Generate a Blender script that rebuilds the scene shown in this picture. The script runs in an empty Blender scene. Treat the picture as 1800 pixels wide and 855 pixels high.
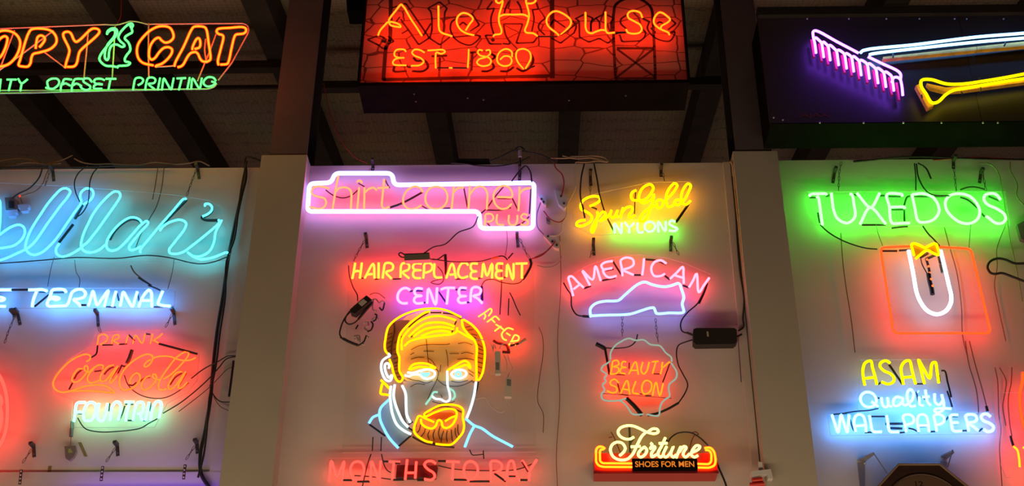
import bpy, bmesh, math, random
from mathutils import Vector, Matrix
random.seed(7)
S = bpy.context.scene
C = S.collection
# ---------------------------------------------------------------- camera
W, H, F = 1800.0, 855.0, 2180.0
CAMPOS = Vector((0.0, -6.0, 1.6))
cx, cy = 900.0, 427.5
up = Vector((26.0, -3771.5, F))                      # zenith direction in the lens frame (x right, y down, z ahead)
t = -(F * F + up.x * 12 + up.y * -138) / (up.x - 0.008 * up.y)
left = Vector((12 + t, -138 - 0.008 * t, F))
Zc = up.normalized()
Xc = -left.normalized()
Xc = (Xc - Zc * Xc.dot(Zc)).normalized()
Yc = Zc.cross(Xc) * 1.0
if Yc.z < 0: Yc = -Yc
def fl(v): return Vector((v.x, -v.y, -v.z))          # to Blender's camera frame
Xb, Yb, Zb = fl(Xc), fl(Yc), fl(Zc)
Rcw = Matrix(((Xb.x, Xb.y, Xb.z), (Yb.x, Yb.y, Yb.z), (Zb.x, Zb.y, Zb.z)))   # camera -> world
cam = bpy.data.objects.new('camera', bpy.data.cameras.new('camera'))
C.objects.link(cam)
cam.matrix_world = Matrix.Translation(CAMPOS) @ Rcw.to_4x4()
cam.data.sensor_width = 36.0
cam.data.lens = 36.0 * F / W
cam.data.clip_start = 0.05
S.camera = cam
# ---------------------------------------------------------------- light
S.view_settings.view_transform = 'Standard'
S.view_settings.look = 'None'
S.view_settings.exposure = 0.0
S.view_settings.gamma = 1.0
S.cycles.transparent_max_bounces = 24
world = bpy.data.worlds.new('world'); S.world = world
world.use_nodes = True
world.node_tree.nodes['Background'].inputs[0].default_value = (1.0, 0.58, 0.48, 1)
world.node_tree.nodes['Background'].inputs[1].default_value = 0.03
def area(name, loc, target, size, power, col):
    l = bpy.data.lights.new(name, 'AREA'); l.shape = 'RECTANGLE'; l.size, l.size_y = size
    l.energy = power; l.color = col
    o = bpy.data.objects.new(name, l); C.objects.link(o); o.location = loc
    o.rotation_euler = (Vector(target) - Vector(loc)).to_track_quat('-Z', 'Y').to_euler()
    return o
area('low_front_fill', (0.0, -2.0, 1.3), (0, 0, 2.9), (8.0, 0.4), 100.0, (1.0, 0.74, 0.46))  # unseen fill added for the warm spill of signs below
area('rear_roof_fill', (0.0, 4.2, 2.6), (0, 3.2, 9.0), (13.0, 1.5), 39.0, (1.0, 0.70, 0.54))  # unseen fill added behind the wall to brighten the roof underside

# ---------------------------------------------------------------- picture point -> point in the room
def ray(px, py):
    return Rcw @ Vector(((px - cx) / F, -(py - cy) / F, -1.0))
def P(px, py, d):                                     # on the upright plane d in front of the wall
    r = ray(px, py); k = (-d - CAMPOS.y) / r.y
    return CAMPOS + r * k
def PZ(px, py, z):                                    # on the level plane at height z
    r = ray(px, py); k = (z - CAMPOS.z) / r.z
    return CAMPOS + r * k
def M1(p):                                            # metres per picture pixel at a point
    return (Rcw.transposed() @ (p - CAMPOS)).z * -1.0 / F

# ---------------------------------------------------------------- materials
MATS = {}
def mat(name, col, rough=0.6, metal=0.0, noise=0.0, scale=8.0, bump=0.0, spec=0.5):
    if name in MATS: return MATS[name]
    m = bpy.data.materials.new(name); m.use_nodes = True; MATS[name] = m
    nt = m.node_tree; b = nt.nodes['Principled BSDF']
    b.inputs['Base Color'].default_value = (*col, 1)
    b.inputs['Roughness'].default_value = rough
    b.inputs['Metallic'].default_value = metal
    b.inputs['Specular IOR Level'].default_value = spec
    if noise or bump:
        tc = nt.nodes.new('ShaderNodeTexCoord')
        n = nt.nodes.new('ShaderNodeTexNoise'); n.inputs['Scale'].default_value = scale
        n.inputs['Detail'].default_value = 5
        nt.links.new(tc.outputs['Object'], n.inputs['Vector'])
        if noise:
            r = nt.nodes.new('ShaderNodeValToRGB')
            r.color_ramp.elements[0].position = 0.3; r.color_ramp.elements[1].position = 0.7
            r.color_ramp.elements[0].color = (*[c * (1 - noise) for c in col], 1)
            r.color_ramp.elements[1].color = (*[min(1, c * (1 + noise)) for c in col], 1)
            nt.links.new(n.outputs['Fac'], r.inputs[0]); nt.links.new(r.outputs[0], b.inputs['Base Color'])
        if bump:
            bp = nt.nodes.new('ShaderNodeBump'); bp.inputs['Strength'].default_value = bump
            bp.inputs['Distance'].default_value = 0.01
            nt.links.new(n.outputs['Fac'], bp.inputs['Height']); nt.links.new(bp.outputs[0], b.inputs['Normal'])
    return m
def emit(name, col, light=True):
    if name in MATS: return MATS[name]
    m = bpy.data.materials.new(name); m.use_nodes = True; MATS[name] = m
    nt = m.node_tree; nt.nodes.remove(nt.nodes['Principled BSDF'])
    e = nt.nodes.new('ShaderNodeEmission')
    mx = max(col)
    e.inputs[0].default_value = (*[c / mx for c in col], 1); e.inputs[1].default_value = mx
    nt.links.new(e.outputs[0], nt.nodes['Material Output'].inputs[0])
    m.cycles.emission_sampling = 'FRONT' if light else 'NONE'
    return m
def sleeve(name, col):                                # clear glass round the gas, its halo painted in as emission
    if name in MATS: return MATS[name]
    m = bpy.data.materials.new(name); m.use_nodes = True; MATS[name] = m
    nt = m.node_tree; nt.nodes.remove(nt.nodes['Principled BSDF'])
    e = nt.nodes.new('ShaderNodeEmission'); tr = nt.nodes.new('ShaderNodeBsdfTransparent')
    a = nt.nodes.new('ShaderNodeAddShader')
    e.inputs[0].default_value = (*col, 1); e.inputs[1].default_value = 1.0
    tr.inputs[0].default_value = (0.9, 0.9, 0.9, 1)
    nt.links.new(e.outputs[0], a.inputs[0]); nt.links.new(tr.outputs[0], a.inputs[1])
    nt.links.new(a.outputs[0], nt.nodes['Material Output'].inputs[0])
    m.cycles.emission_sampling = 'NONE'
    return m
def clear(name, tint, gloss=0.1, solid=0.0, solidcol=(0.8, 0.8, 0.8)):
    if name in MATS: return MATS[name]
    m = bpy.data.materials.new(name); m.use_nodes = True; MATS[name] = m
    nt = m.node_tree; nt.nodes.remove(nt.nodes['Principled BSDF'])
    tr = nt.nodes.new('ShaderNodeBsdfTransparent'); tr.inputs[0].default_value = (*tint, 1)
    g = nt.nodes.new('ShaderNodeBsdfGlossy'); g.inputs['Roughness'].default_value = 0.12
    mx = nt.nodes.new('ShaderNodeMixShader'); mx.inputs[0].default_value = gloss
    d = nt.nodes.new('ShaderNodeBsdfDiffuse'); d.inputs[0].default_value = (*solidcol, 1)
    m2 = nt.nodes.new('ShaderNodeMixShader'); m2.inputs[0].default_value = solid
    nt.links.new(tr.outputs[0], mx.inputs[1]); nt.links.new(g.outputs[0], mx.inputs[2])
    nt.links.new(mx.outputs[0], m2.inputs[1]); nt.links.new(d.outputs[0], m2.inputs[2])
    nt.links.new(m2.outputs[0], nt.nodes['Material Output'].inputs[0])
    return m

# gas colours: (light given off by the tube, halo put into the glass round it, glass width / gas width)
NEON = {
 'orange':   ((14.0, 0.66, 0.03), (0.42, 0.006, 0.0), 1.8),
 'green':    ((0.30, 6.5, 0.50), (0.01, 0.22, 0.02), 1.4),
 'cyan':     ((0.30, 6.0, 15.0), (0.0, 0.10, 0.20), 1.35),
 'teal':     ((0.30, 7.0, 8.5), (0.0, 0.10, 0.12), 1.35),
 'ice':      ((1.0, 6.0, 20.0), (0.02, 0.08, 0.24), 1.2),
 'soda':     ((22.0, 0.38, 0.04), (0.25, 0.0, 0.0), 1.4),
 'mint':     ((0.85, 9.0, 5.0), (0.02, 0.16, 0.10), 1.15),
 'ale':      ((30.0, 0.66, 0.02), (0.40, 0.005, 0.0), 1.5),
 'violet':   ((1.7, 1.9, 7.0), (0.07, 0.06, 0.18), 1.15),
 'peach':    ((14.0, 0.62, 0.2), (0.25, 0.01, 0.02), 1.3),
 'lemon':    ((33.0, 1.05, 0.10), (0.25, 0.01, 0.0), 1.25),
 'lilac':    ((3.0, 0.80, 16.0), (0.06, 0.01, 0.16), 1.2),
 'gold':     ((6.5, 1.5, 0.0), (0.08, 0.03, 0.0), 1.2),
 'pearl':    ((1.3, 1.6, 1.7), (0.04, 0.05, 0.06), 1.15),
 'sky':      ((0.38, 1.3, 3.2), (0.02, 0.05, 0.09), 1.2),
 'jade':     ((0.40, 0.90, 0.68), (0.02, 0.05, 0.03), 1.2),
 'red':      ((9.0, 0.19, 0.13), (0.15, 0.0, 0.0), 1.3),
 'amber':    ((9.5, 3.3, 0.0), (0.12, 0.04, 0.0), 1.15),
 'lime':     ((0.9, 14.0, 0.9), (0.02, 0.22, 0.0), 1.15),
 'rose':     ((18.0, 0.74, 1.1), (0.20, 0.02, 0.03), 1.2),
 'shoe':     ((0.8, 1.9, 9.0), (0.02, 0.05, 0.10), 1.2),
 'tanger':   ((18.0, 0.52, 0.02), (0.16, 0.0, 0.0), 1.25),
 'outline':  ((0.36, 0.46, 0.36), (0.0, 0.02, 0.01), 1.15),
 'cream':    ((3.6, 3.1, 0.68), (0.08, 0.07, 0.01), 1.15),
 'flame':    ((15.0, 0.95, 0.03), (0.30, 0.005, 0.0), 1.4),
 'tux':      ((0.85, 25.0, 0.85), (0.02, 0.24, 0.0), 1.15),
 'scarlet':  ((19.0, 0.17, 0.02), (0.18, 0.0, 0.0), 1.3),
 'white':    ((3.2, 3.8, 5.6), (0.05, 0.05, 0.09), 1.15),
 'acid':     ((1.9, 2.0, 0.0), (0.07, 0.07, 0.0), 1.15),
 'blue':     ((1.0, 6.5, 21.0), (0.02, 0.08, 0.22), 1.15),
 'pink':     ((4.2, 1.0, 17.0), (0.16, 0.0, 0.24), 1.25),
 'cold':     ((1.3, 3.6, 9.0), (0.02, 0.07, 0.12), 1.25),
 'yellow':   ((2.8, 2.1, 0.0), (0.08, 0.06, 0.0), 1.25),
 'purple':   ((4.0, 1.4, 18.0), (0.1, 0.0, 0.2), 1.3),
}
def neon(k):
    a, b, w = NEON[k]
    return [emit('neon_' + k, a), sleeve('glass_halo_' + k, b)], w
black = mat('blackout_paint', (0.012, 0.010, 0.012), 0.45)
cablem = mat('black_rubber', (0.015, 0.013, 0.012), 0.5)
brownc = mat('brown_cord', (0.16, 0.09, 0.05), 0.6)
whitec = mat('white_cord', (0.55, 0.50, 0.42), 0.5)
redc = mat('red_cord', (0.35, 0.03, 0.02), 0.5)
steel = mat('dull_steel', (0.16, 0.15, 0.14), 0.4, 0.8)
paintw = mat('off_white_wall_paint', (0.58, 0.52, 0.475), 0.75, noise=0.05, scale=2.2, bump=0.06)
paintc = mat('column_casing_paint', (0.44, 0.40, 0.32), 0.7, noise=0.05, scale=2.5)
acry = clear('clear_acrylic', (0.985, 0.985, 0.985), 0.003)
acryedge = clear('acrylic_edge', (0.55, 0.58, 0.58), 0.02, 0.45, (0.75, 0.78, 0.78))

# ---------------------------------------------------------------- object helpers
def link(name, me, parent=None, m=None):
    o = bpy.data.objects.new(name, me); C.objects.link(o)
    if parent is not None: o.parent = parent
    if m is not None:
        for x in (m if isinstance(m, (list, tuple)) else [m]): me.materials.append(x)
    return o
def tag(o, label=None, cat=None, group=None, kind=None):
    if label: o['label'] = label
    if cat: o['category'] = cat
    if group: o['group'] = group
    if kind: o['kind'] = kind
    return o
def empty(name, loc, label, cat, group=None):
    o = bpy.data.objects.new(name, None); C.objects.link(o); o.location = loc
    o.empty_display_size = 0.05
    return tag(o, label, cat, group)
class MB:                                             # gathers one mesh in world space
    def __init__(s): s.v = []; s.f = []; s.m = []; s.sm = []
    def add(s, vs, fs, mi=0, smooth=False):
        b = len(s.v); s.v += [Vector(v) for v in vs]
        for f in fs: s.f.append([b + i for i in f]); s.m.append(mi); s.sm.append(smooth)
    def box(s, a, b, mi=0):
        (x0, y0, z0), (x1, y1, z1) = a, b
        s.add([(x0, y0, z0), (x1, y0, z0), (x1, y1, z0), (x0, y1, z0), (x0, y0, z1), (x1, y0, z1), (x1, y1, z1), (x0, y1, z1)],
              [(0, 3, 2, 1), (4, 5, 6, 7), (0, 1, 5, 4), (1, 2, 6, 5), (2, 3, 7, 6), (3, 0, 4, 7)], mi)
    def prism(s, front, depth, mi=0, side=None):      # polygon of world points in an upright plane, pushed away from the viewer
        n = len(front); bk = [p + Vector((0, depth, 0)) for p in front]
        ar = sum(front[i].x * front[(i + 1) % n].z - front[(i + 1) % n].x * front[i].z for i in range(n))
        if ar < 0: front = front[::-1]; bk = bk[::-1]
        s.add(front + bk, [list(range(n)), [n + i for i in reversed(range(n))]], mi)
        s.add(front + bk, [(i, n + i, n + (i + 1) % n, (i + 1) % n) for i in range(n)], mi if side is None else side)
    def tube(s, pts, r, mi=0, n=8, closed=False, cap=True):
        pts = [p for i, p in enumerate(pts) if i == 0 or (p - pts[i - 1]).length > 1e-5]
        if closed and (pts[0] - pts[-1]).length < 1e-5: pts = pts[:-1]
        k = len(pts)
        if k < 2: return
        rings = []; ref = None
        for i, p in enumerate(pts):
            a = pts[i - 1] if (i > 0 or closed) else p
            b = pts[(i + 1) % k] if (i < k - 1 or closed) else p
            tg = (b - a)
            if tg.length < 1e-9: tg = Vector((1, 0, 0))
            tg.normalize()
            if ref is None: ref = Vector((0, -1, 0)) if abs(tg.y) < 0.9 else Vector((1, 0, 0))
            u = (ref - tg * ref.dot(tg))
            if u.length < 1e-6: u = tg.orthogonal()
            u.normalize(); ref = u; w = tg.cross(u)
            rr = r[i] if isinstance(r, list) else r
            rings.append([p + (u * math.cos(2 * math.pi * j / n) + w * math.sin(2 * math.pi * j / n)) * rr for j in range(n)])
        vs = [v for rg in rings for v in rg]; fs = []
        for i in range(k if closed else k - 1):
            a = i * n; b = ((i + 1) % k) * n
            for j in range(n):
                fs.append((a + j, a + (j + 1) % n, b + (j + 1) % n, b + j))
        s.add(vs, fs, mi, True)
        if not closed and cap:
            s.add(rings[0], [list(reversed(range(n)))], mi); s.add(rings[-1], [list(range(n))], mi)
    def ball(s, c, r, mi=0, n=8, m=5):
        vs = [c + Vector((0, 0, r))]; fs = []
        for i in range(1, m):
            th = math.pi * i / m
            for j in range(n):
                ph = 2 * math.pi * j / n
                vs.append(c + Vector((math.sin(th) * math.cos(ph), math.sin(th) * math.sin(ph), math.cos(th))) * r)
        vs.append(c - Vector((0, 0, r)))
        for j in range(n): fs.append((0, 1 + j, 1 + (j + 1) % n))
        for i in range(m - 2):
            for j in range(n):
                a = 1 + i * n; b = a + n
                fs.append((a + j, b + j, b + (j + 1) % n, a + (j + 1) % n))
        a = 1 + (m - 2) * n
        for j in range(n): fs.append((len(vs) - 1, a + (j + 1) % n, a + j))
        s.add(vs, fs, mi, True)
    def build(s, name, m, parent=None, origin=None):
        org = Vector(parent.location) if parent is not None and parent.parent is None else (Vector(origin) if origin is not None else Vector((0, 0, 0)))
        if parent is not None and parent.parent is not None:
            org = Vector(parent.parent.location) + Vector(parent.location)
        me = bpy.data.meshes.new(name)
        me.from_pydata([tuple(v - org) for v in s.v], [], s.f)
        me.polygons.foreach_set('material_index', s.m); me.polygons.foreach_set('use_smooth', s.sm)
        me.update()
        o = link(name, me, parent, m)
        if parent is None: o.location = org
        return o

REG = dict(G14=(970,430,4.7486),N=(0,0,1),H1=(0,0,2.8125),B7=(320,600,5.03),A1=(0,25,7.5),A2=(220,25,7.5),A3=(0,90,7.5),A4=(200,90,7.5),A5=(0,320,6),A6=(180,320,6),A7=(0,470,7.5),A8=(150,470,7.5),
 B1=(80,560,6),B2=(80,600,10),B3=(200,600,10),B4=(110,690,7.5),B6=(160,741,7.5),
 C1=(620,0,7.5),C2=(820,0,7.5),C3=(1000,0,7.5),C4=(530,285,7.5),C5=(730,300,7.5),C6=(600,440,7.5),C7=(760,440,7.5),C8=(640,530,7.5),
 D1=(640,630,7.5),D2=(640,700,6.4286),D3=(570,770,9),D4=(770,770,9),D5=(1000,310,7.5),D6=(980,440,6),D7=(1040,590,5.7),D8=(1030,740,7.5),
 E1=(1410,325,7.5),E2=(1560,325,7.5),E3=(1500,620,7.5),E4=(1440,700,9.944),E5=(1590,700,9.944),E6=(1700,660,4.385),E7=(1480,780,7.5),E8=(1410,40,5.3437),
 F1=(590,500,6.107),F2=(840,580,4.75),F3=(940,260,3.886),F4=(1740,270,2.948),F5=(1590,420,8.55),G1=(440,100,3.886),G2=(620,0,5.5156),G3=(900,0,5.182),
 G4=(1340,0,3.717),G5=(0,280,3.886),G8=(1400,410,4.0725),G9=(1380,270,4.2857),G11=(580,440,4.7368),G12=(560,740,4.5),H4=(520,270,3.886),H5=(0,270,3.913),G10=(1420,600,3.353))
def nat(reg, s):
    x0, y0, k = REG[reg]
    return [(x0 + float(a) / k, y0 + float(b) / k) for a, b in (q.split(',') for q in s.split())]
def crom(pts, closed=False, n=5):
    k = len(pts)
    if k < 3: return pts
    g = (lambda i: pts[i % k]) if closed else (lambda i: pts[max(0, min(k - 1, i))])
    out = []
    for i in range(k if closed else k - 1):
        p0, p1, p2, p3 = g(i - 1), g(i), g(i + 1), g(i + 2)
        if not closed and i == 0: p0 = p1 * 2 - p2
        if not closed and i == k - 2: p3 = p2 * 2 - p1
        l1 = max((p1 - p0).length, 1e-6) ** .5; l2 = max((p2 - p1).length, 1e-6) ** .5; l3 = max((p3 - p2).length, 1e-6) ** .5
        m1 = ((p1 - p0) / l1 - (p2 - p0) / (l1 + l2) + (p2 - p1) / l2) * l2
        m2 = ((p2 - p1) / l2 - (p3 - p1) / (l2 + l3) + (p3 - p2) / l3) * l2
        for j in range(n):
            u = j / n
            out.append(p1 * (2*u**3 - 3*u*u + 1) + m1 * (u**3 - 2*u*u + u) + p2 * (-2*u**3 + 3*u*u) + m2 * (u**3 - u*u))
    if not closed: out.append(pts[-1])
    return out
def roundpoly(pts, closed, rad):
    k = len(pts); out = []
    for i, p in enumerate(pts):
        if not closed and i in (0, k - 1): out.append(p); continue
        a = pts[i - 1] - p; b = pts[(i + 1) % k] - p
        d = min(rad, a.length * .45, b.length * .45)
        s0 = p + a.normalized() * d; s1 = p + b.normalized() * d
        for j in range(6):
            u = j / 5; out.append(s0 * (1 - u) ** 2 + p * 2 * u * (1 - u) + s1 * u * u)
    return out
def strokes(reg, s, d, rad=0.03):
    res = []
    for q in s.split(';'):
        q = q.strip(); mode = 's'; closed = False
        while q[0] in 'cp':
            if q[0] == 'c': closed = True
            else: mode = 'p'
            q = q[1:].strip()
        pts = [P(x, y, d) for x, y in nat(reg, q)]
        res.append((roundpoly(pts, closed, rad) if mode == 'p' else crom(pts, closed), closed))
    return res
def tubes(parent, reg, key, rpx, d, items, name='letter'):
    mats, w = neon(key)
    for s in items:
        mb = MB()
        for pts, cl in strokes(reg, s, d):
            r = rpx * M1(pts[0])
            mb.tube(pts, r, 0, 8, cl)
            mb.tube(pts, r * w, 1, 10, cl)
        mb.build(name, mats, parent)
def darks(parent, reg, rpx, d, items, name='blackout_sleeve', m=None, n=8):
    for s in items:
        mb = MB()
        for pts, cl in strokes(reg, s, d): mb.tube(pts, rpx * M1(pts[0]), 0, n, cl)
        mb.build(name, m or black, parent)
def poly(parent, reg, s, d, th, m, name, edge=None):
    pts = [P(x, y, d) for x, y in nat(reg, s)]
    mb = MB(); mb.prism(pts, th, 0, 1 if edge else None)
    return mb.build(name, [m, edge] if edge else m, parent)
def sign(name, label, px, py, d, cat='neon sign', group=None):
    return empty(name, P(px, py, d), label, cat, group)
def wallposts(parent, reg, s, d, name='standoff'):
    for x, y in nat(reg, s):
        a = P(x, y, d); mb = MB()
        mb.tube([a, Vector((a.x, -0.001, a.z))], 0.006, 0, 8)
        mb.build(name, steel, parent)

# ================================================================ the room
WT = P(912, 289, 0).z
def X(px, py, d): return P(px, py, d).x
def boxobj(name, a, b, m, kind='structure', label=None, parent=None):
    mb = MB(); mb.box(a, b)
    o = mb.build(name, m, parent, origin=None if parent else (0, 0, 0))
    if kind: o['kind'] = kind
    if label: o['label'] = label
    return o
XL = X(500, 272, .115); XR = X(1328, 265, .115)
boxobj('wall_left', (-6.5, 0, 0), (XL, .05, WT - .008), paintw, label='off white board wall of the left bay, lit cyan and blue by its signs')
boxobj('wall_center', (XL, 0, 0), (XR, .05, WT), paintw, label='off white board wall between the two columns')
boxobj('wall_right', (XR, 0, 0), (6.5, .05, WT + .012), paintw, label='off white board wall of the right bay under the green sign')
floorm = mat('concrete_floor', (0.10, 0.09, 0.08), 0.7, noise=.2, scale=3)
boxobj('floor', (-6.5, -10, -.1), (6.5, 7, 0), floorm)
# roof: slopes up away from the viewer
RS = 0.185; RZ = 7.45
def roofz(y): return RZ + RS * y
def PR(px, py):
    r = ray(px, py); k = (RZ + RS * CAMPOS.y - CAMPOS.z) / (r.z - RS * r.y)
    return CAMPOS + r * k
rm = bpy.data.materials.new('dark_insulation_with_wire_netting'); rm.use_nodes = True
nt = rm.node_tree; pb = nt.nodes['Principled BSDF']; pb.inputs['Roughness'].default_value = .9; pb.inputs['Specular IOR Level'].default_value = .1
tc = nt.nodes.new('ShaderNodeTexCoord'); vo = nt.nodes.new('ShaderNodeTexVoronoi'); vo.feature = 'DISTANCE_TO_EDGE'
vo.inputs['Scale'].default_value = 26; vo.inputs['Randomness'].default_value = .35
rp = nt.nodes.new('ShaderNodeValToRGB'); rp.color_ramp.elements[0].position = .02; rp.color_ramp.elements[1].position = .10
rp.color_ramp.elements[0].color = (.32, .25, .19, 1); rp.color_ramp.elements[1].color = (.50, .38, .28, 1)
nz = nt.nodes.new('ShaderNodeTexNoise'); nz.inputs['Scale'].default_value = 1.3
mxn = nt.nodes.new('ShaderNodeMix'); mxn.data_type = 'RGBA'; mxn.blend_type = 'MULTIPLY'; mxn.inputs[0].default_value = .6
nt.links.new(tc.outputs['Object'], vo.inputs['Vector']); nt.links.new(vo.outputs['Distance'], rp.inputs[0])
nt.links.new(tc.outputs['Object'], nz.inputs['Vector'])
nt.links.new(rp.outputs[0], mxn.inputs[6]); nt.links.new(nz.outputs['Color'], mxn.inputs[7]); nt.links.new(mxn.outputs[2], pb.inputs['Base Color'])
mb = MB(); mb.add([(-9, -4, roofz(-4)), (9, -4, roofz(-4)), (9, 8, roofz(8)), (-9, 8, roofz(8)), (-9, -4, roofz(-4) + .1), (9, -4, roofz(-4) + .1), (9, 8, roofz(8) + .1), (-9, 8, roofz(8) + .1)],
  [(0, 3, 2, 1), (4, 5, 6, 7), (0, 1, 5, 4), (1, 2, 6, 5), (2, 3, 7, 6), (3, 0, 4, 7)])
ceil = mb.build('ceiling', rm); tag(ceil, 'dark underside of the roof covered in wire netting', kind='structure')
boxobj('wall_back', (-9, 7.9, 0), (9, 8.0, 9), rm)
beamm = mat('dark_roof_timber', (0.035, 0.026, 0.020), 0.8, noise=.25, scale=6)
for k in range(-1, 9):
    p = PR(178 + 204.5 * k, 285)
    mb = MB(); w = .085
    ys = (-3.9, 7.8)
    vs = [(p.x + sx * w, y, roofz(y) - dz) for y in ys for dz in (-.01, .26) for sx in (-1, 1)]
    mb.add(vs, [(0, 1, 3, 2), (4, 6, 7, 5), (0, 4, 5, 1), (2, 3, 7, 6), (0, 2, 6, 4), (1, 5, 7, 3)])
    o = mb.build('rafter', beamm, ceil)
for (x0, x1, y) in ((-400, 500, 109), (560, 1290, 137), (1330, 2200, 8), (-400, 500, 151)):
    a = PR(x0, y); b = PR(x1, y)
    sc_ = (roofz(a.y) - .28 - CAMPOS.z) / (roofz(a.y) - CAMPOS.z); a = CAMPOS + (a - CAMPOS) * sc_; b = CAMPOS + (b - CAMPOS) * sc_
    ym = (a.y + b.y) / 2; h = .05 if y != 151 else .012
    mb = MB(); mb.box((a.x, ym - .05, roofz(ym) - .28 - h), (b.x, ym + .05 * (h > .02) - .03, roofz(ym) - .262))
    mb.build('purlin', beamm, ceil)
# columns
colm = mat('brown_steel_paint', (0.105, 0.084, 0.095), 0.55, noise=.12, scale=5)
cold = mat('shaded_column_steel', (0.03, 0.024, 0.022), 0.6)  # darker copy of the column steel, shade put into the colour
def column(name, l0, r0, yt, side, lab):
    xa, xb = X(l0, yt, .115), X(r0, yt, .115)
    mb = MB(); mb.box((xa, -.115, 0), (xb, -.0005, WT))
    o = mb.build('column_casing', paintc, None, (0, 0, 0)); tag(o, lab, kind='structure')
    xm0, xm1 = xa + .045, xb - .004
    if side > 0: xm0, xm1 = xa + .018, xb - .03
    z0, z1 = WT + .002, roofz(-.1) - .02
    mb = MB(); mb.box((xm0, -.108, z0), (xm1, -.093, z1))
    c = mb.build('steel_column', colm, None, (0, 0, 0)); tag(c, 'dark brown steel column rising above the ' + lab, kind='structure')
    mb = MB(); mb.box(((xm0 + xm1) / 2 - .006, -.093, z0), ((xm0 + xm1) / 2 + .006, .11, z1)); mb.build('web', cold, c)
    mb = MB(); mb.box((xm0, .11, z0), (xm1, .125, z1)); mb.build('rear_flange', cold, c)
column('left', 460, 540, 272, 0, 'boxed column casing left of the violet bordered sign')
column('right', 1288, 1366, 265, 1, 'boxed column casing between yellow and green signs')
# battens and joints on the wall
boxobj('trim_1', (X(1274, 330, 0), -.022, 0), (X(1286, 330, 0), 0, WT - .01), paintw, label='upright batten beside the right column')
boxobj('trim_2', (X(436, 330, 0), -.012, 0), (X(462, 330, 0), 0, WT - .02), paintw, label='upright batten beside the left column')
a = P(200, 832, 0); b = P(200, 845, 0)
boxobj('trim_3', (-6.4, -.014, b.z - .5), (X(460, 800, .0), 0, a.z), paintw, label='lower board joint of the left bay')
a = P(1700, 832, 0)

# ================================================================ wall signs
def acrylic(parent, reg, s, d, name='backing_sheet', th=.005, m=None, e=None):
    return poly(parent, reg, s, d, th, m or acry, name, e or acryedge)

# ---- hanging outline-letter sign with a cat
s = sign('outline_letter_sign', 'hanging orange outline letter sign with a green cat above small green lettering', 210, 164, .45)
D = .45
tubes(s, 'A1', 'orange', 1.75, D, [
 'c 0,225 70,215 150,230 215,270 258,335 266,400 240,500 180,600 100,665 0,690 -100,680 -170,610 -180,500 -140,370 -80,275; c 0,325 60,290 95,310 92,370 60,470 0,570 -60,600 -80,540 -60,430',
 '262,685 245,670 265,600 390,225 430,195 620,200 700,240 745,320 735,390 660,460 520,505 440,525 415,570 400,650 365,690 268,687; 470,450 480,370 500,300 540,280 585,305 590,340 560,390 520,435',
 '860,705 870,650 915,490 905,440 832,270 850,240 900,232 935,255 975,340 1005,365 1050,340 1200,200 1240,188 1295,200 1310,235 1280,280 1060,480 1040,520 1005,660 970,690 885,695'])
tubes(s, 'A2', 'orange', 1.75, D, [
 '400,695 410,680 480,655 560,590 615,510 615,460 570,435 510,445 450,500 390,580 350,600 320,570 315,500 340,400 400,325 445,310 480,345 530,375 590,360 635,310 632,250 590,180 520,158 430,165 330,215 230,310 170,400 155,500 180,590 240,645 370,675',
 '650,685 660,640 770,430 880,195 910,165 1040,168 1070,200 1100,380 1125,560 1120,600 1080,625 1020,620 985,580 960,525 930,500 870,510 830,550 760,670 730,690 690,700; 885,465 890,430 940,330 965,315 985,340 990,410 975,440 915,460',
 '1230,668 1222,620 1260,460 1295,300 1280,275 1230,260 1205,225 1225,195 1380,180 1550,170 1590,190 1590,230 1560,255 1460,270 1440,300 1400,460 1365,620 1345,655 1255,665'])
tubes(s, 'A1', 'green', 1.7, D, ['1410,265 1420,225 1470,190 1520,190 1545,225 1530,280 1430,400 1330,530 1310,590 1340,640 1400,680 1480,685 1530,695; 1545,708 1560,685 1620,680 1690,670 1715,645 1690,630 1655,625 1645,590 1670,540 1715,480 1715,430 1690,370 1645,320 1660,290 1700,265 1740,240 1735,190 1715,150 1740,170 1752,150 1740,125 1700,130 1620,200 1575,260 1560,310 1590,360 1635,400 1640,420 1610,432 1540,400 1490,405 1455,440 1435,520 1430,580 1410,605 1385,580 1385,500 1420,400 1500,300 1520,240 1500,205 1450,215 1410,255'], 'cat_figure')
tubes(s, 'A3', 'green', 1.5, D, ['-70,370 -95,525 -30,528', '10,370 -10,530', '90,375 215,375; 148,385 115,520', '240,365 285,425 365,370; 285,430 268,525',
 '603,480 635,490 625,400 680,365 750,365 780,400 765,450 700,495 635,490', '945,375 850,370 828,410 805,460 800,520; 825,440 860,425 925,455',
 '1090,365 990,370 965,410 950,460 945,525; 965,450 1005,428 1075,460', '1210,405 1170,362 1110,365 1100,400 1150,435 1190,465 1180,500 1130,512 1080,490 1060,465',
 '1378,382 1330,365 1260,370 1238,400 1270,430 1350,440; 1350,437 1290,430 1240,460 1240,490 1345,495', '1395,365 1530,365; 1455,375 1430,505'])
tubes(s, 'A4', 'green', 1.5, D, ['255,510 265,440 290,360 350,350 388,380 370,420 318,450', '415,510 425,440 455,355 520,350 550,380 530,420 460,432 535,500', '610,355 580,510',
 '635,510 645,430 660,360 705,430 755,505 775,430 790,355', '830,360 950,355; 895,365 858,510', '1000,350 970,500', '1020,500 1040,360 1130,490 1160,355',
 '1345,388 1310,350 1240,345 1190,390 1185,430 1230,465 1300,455 1340,420 1290,400'])
framem = mat('grey_sign_frame', (0.65, 0.62, 0.60), 0.5)
DB = D - .05
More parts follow.
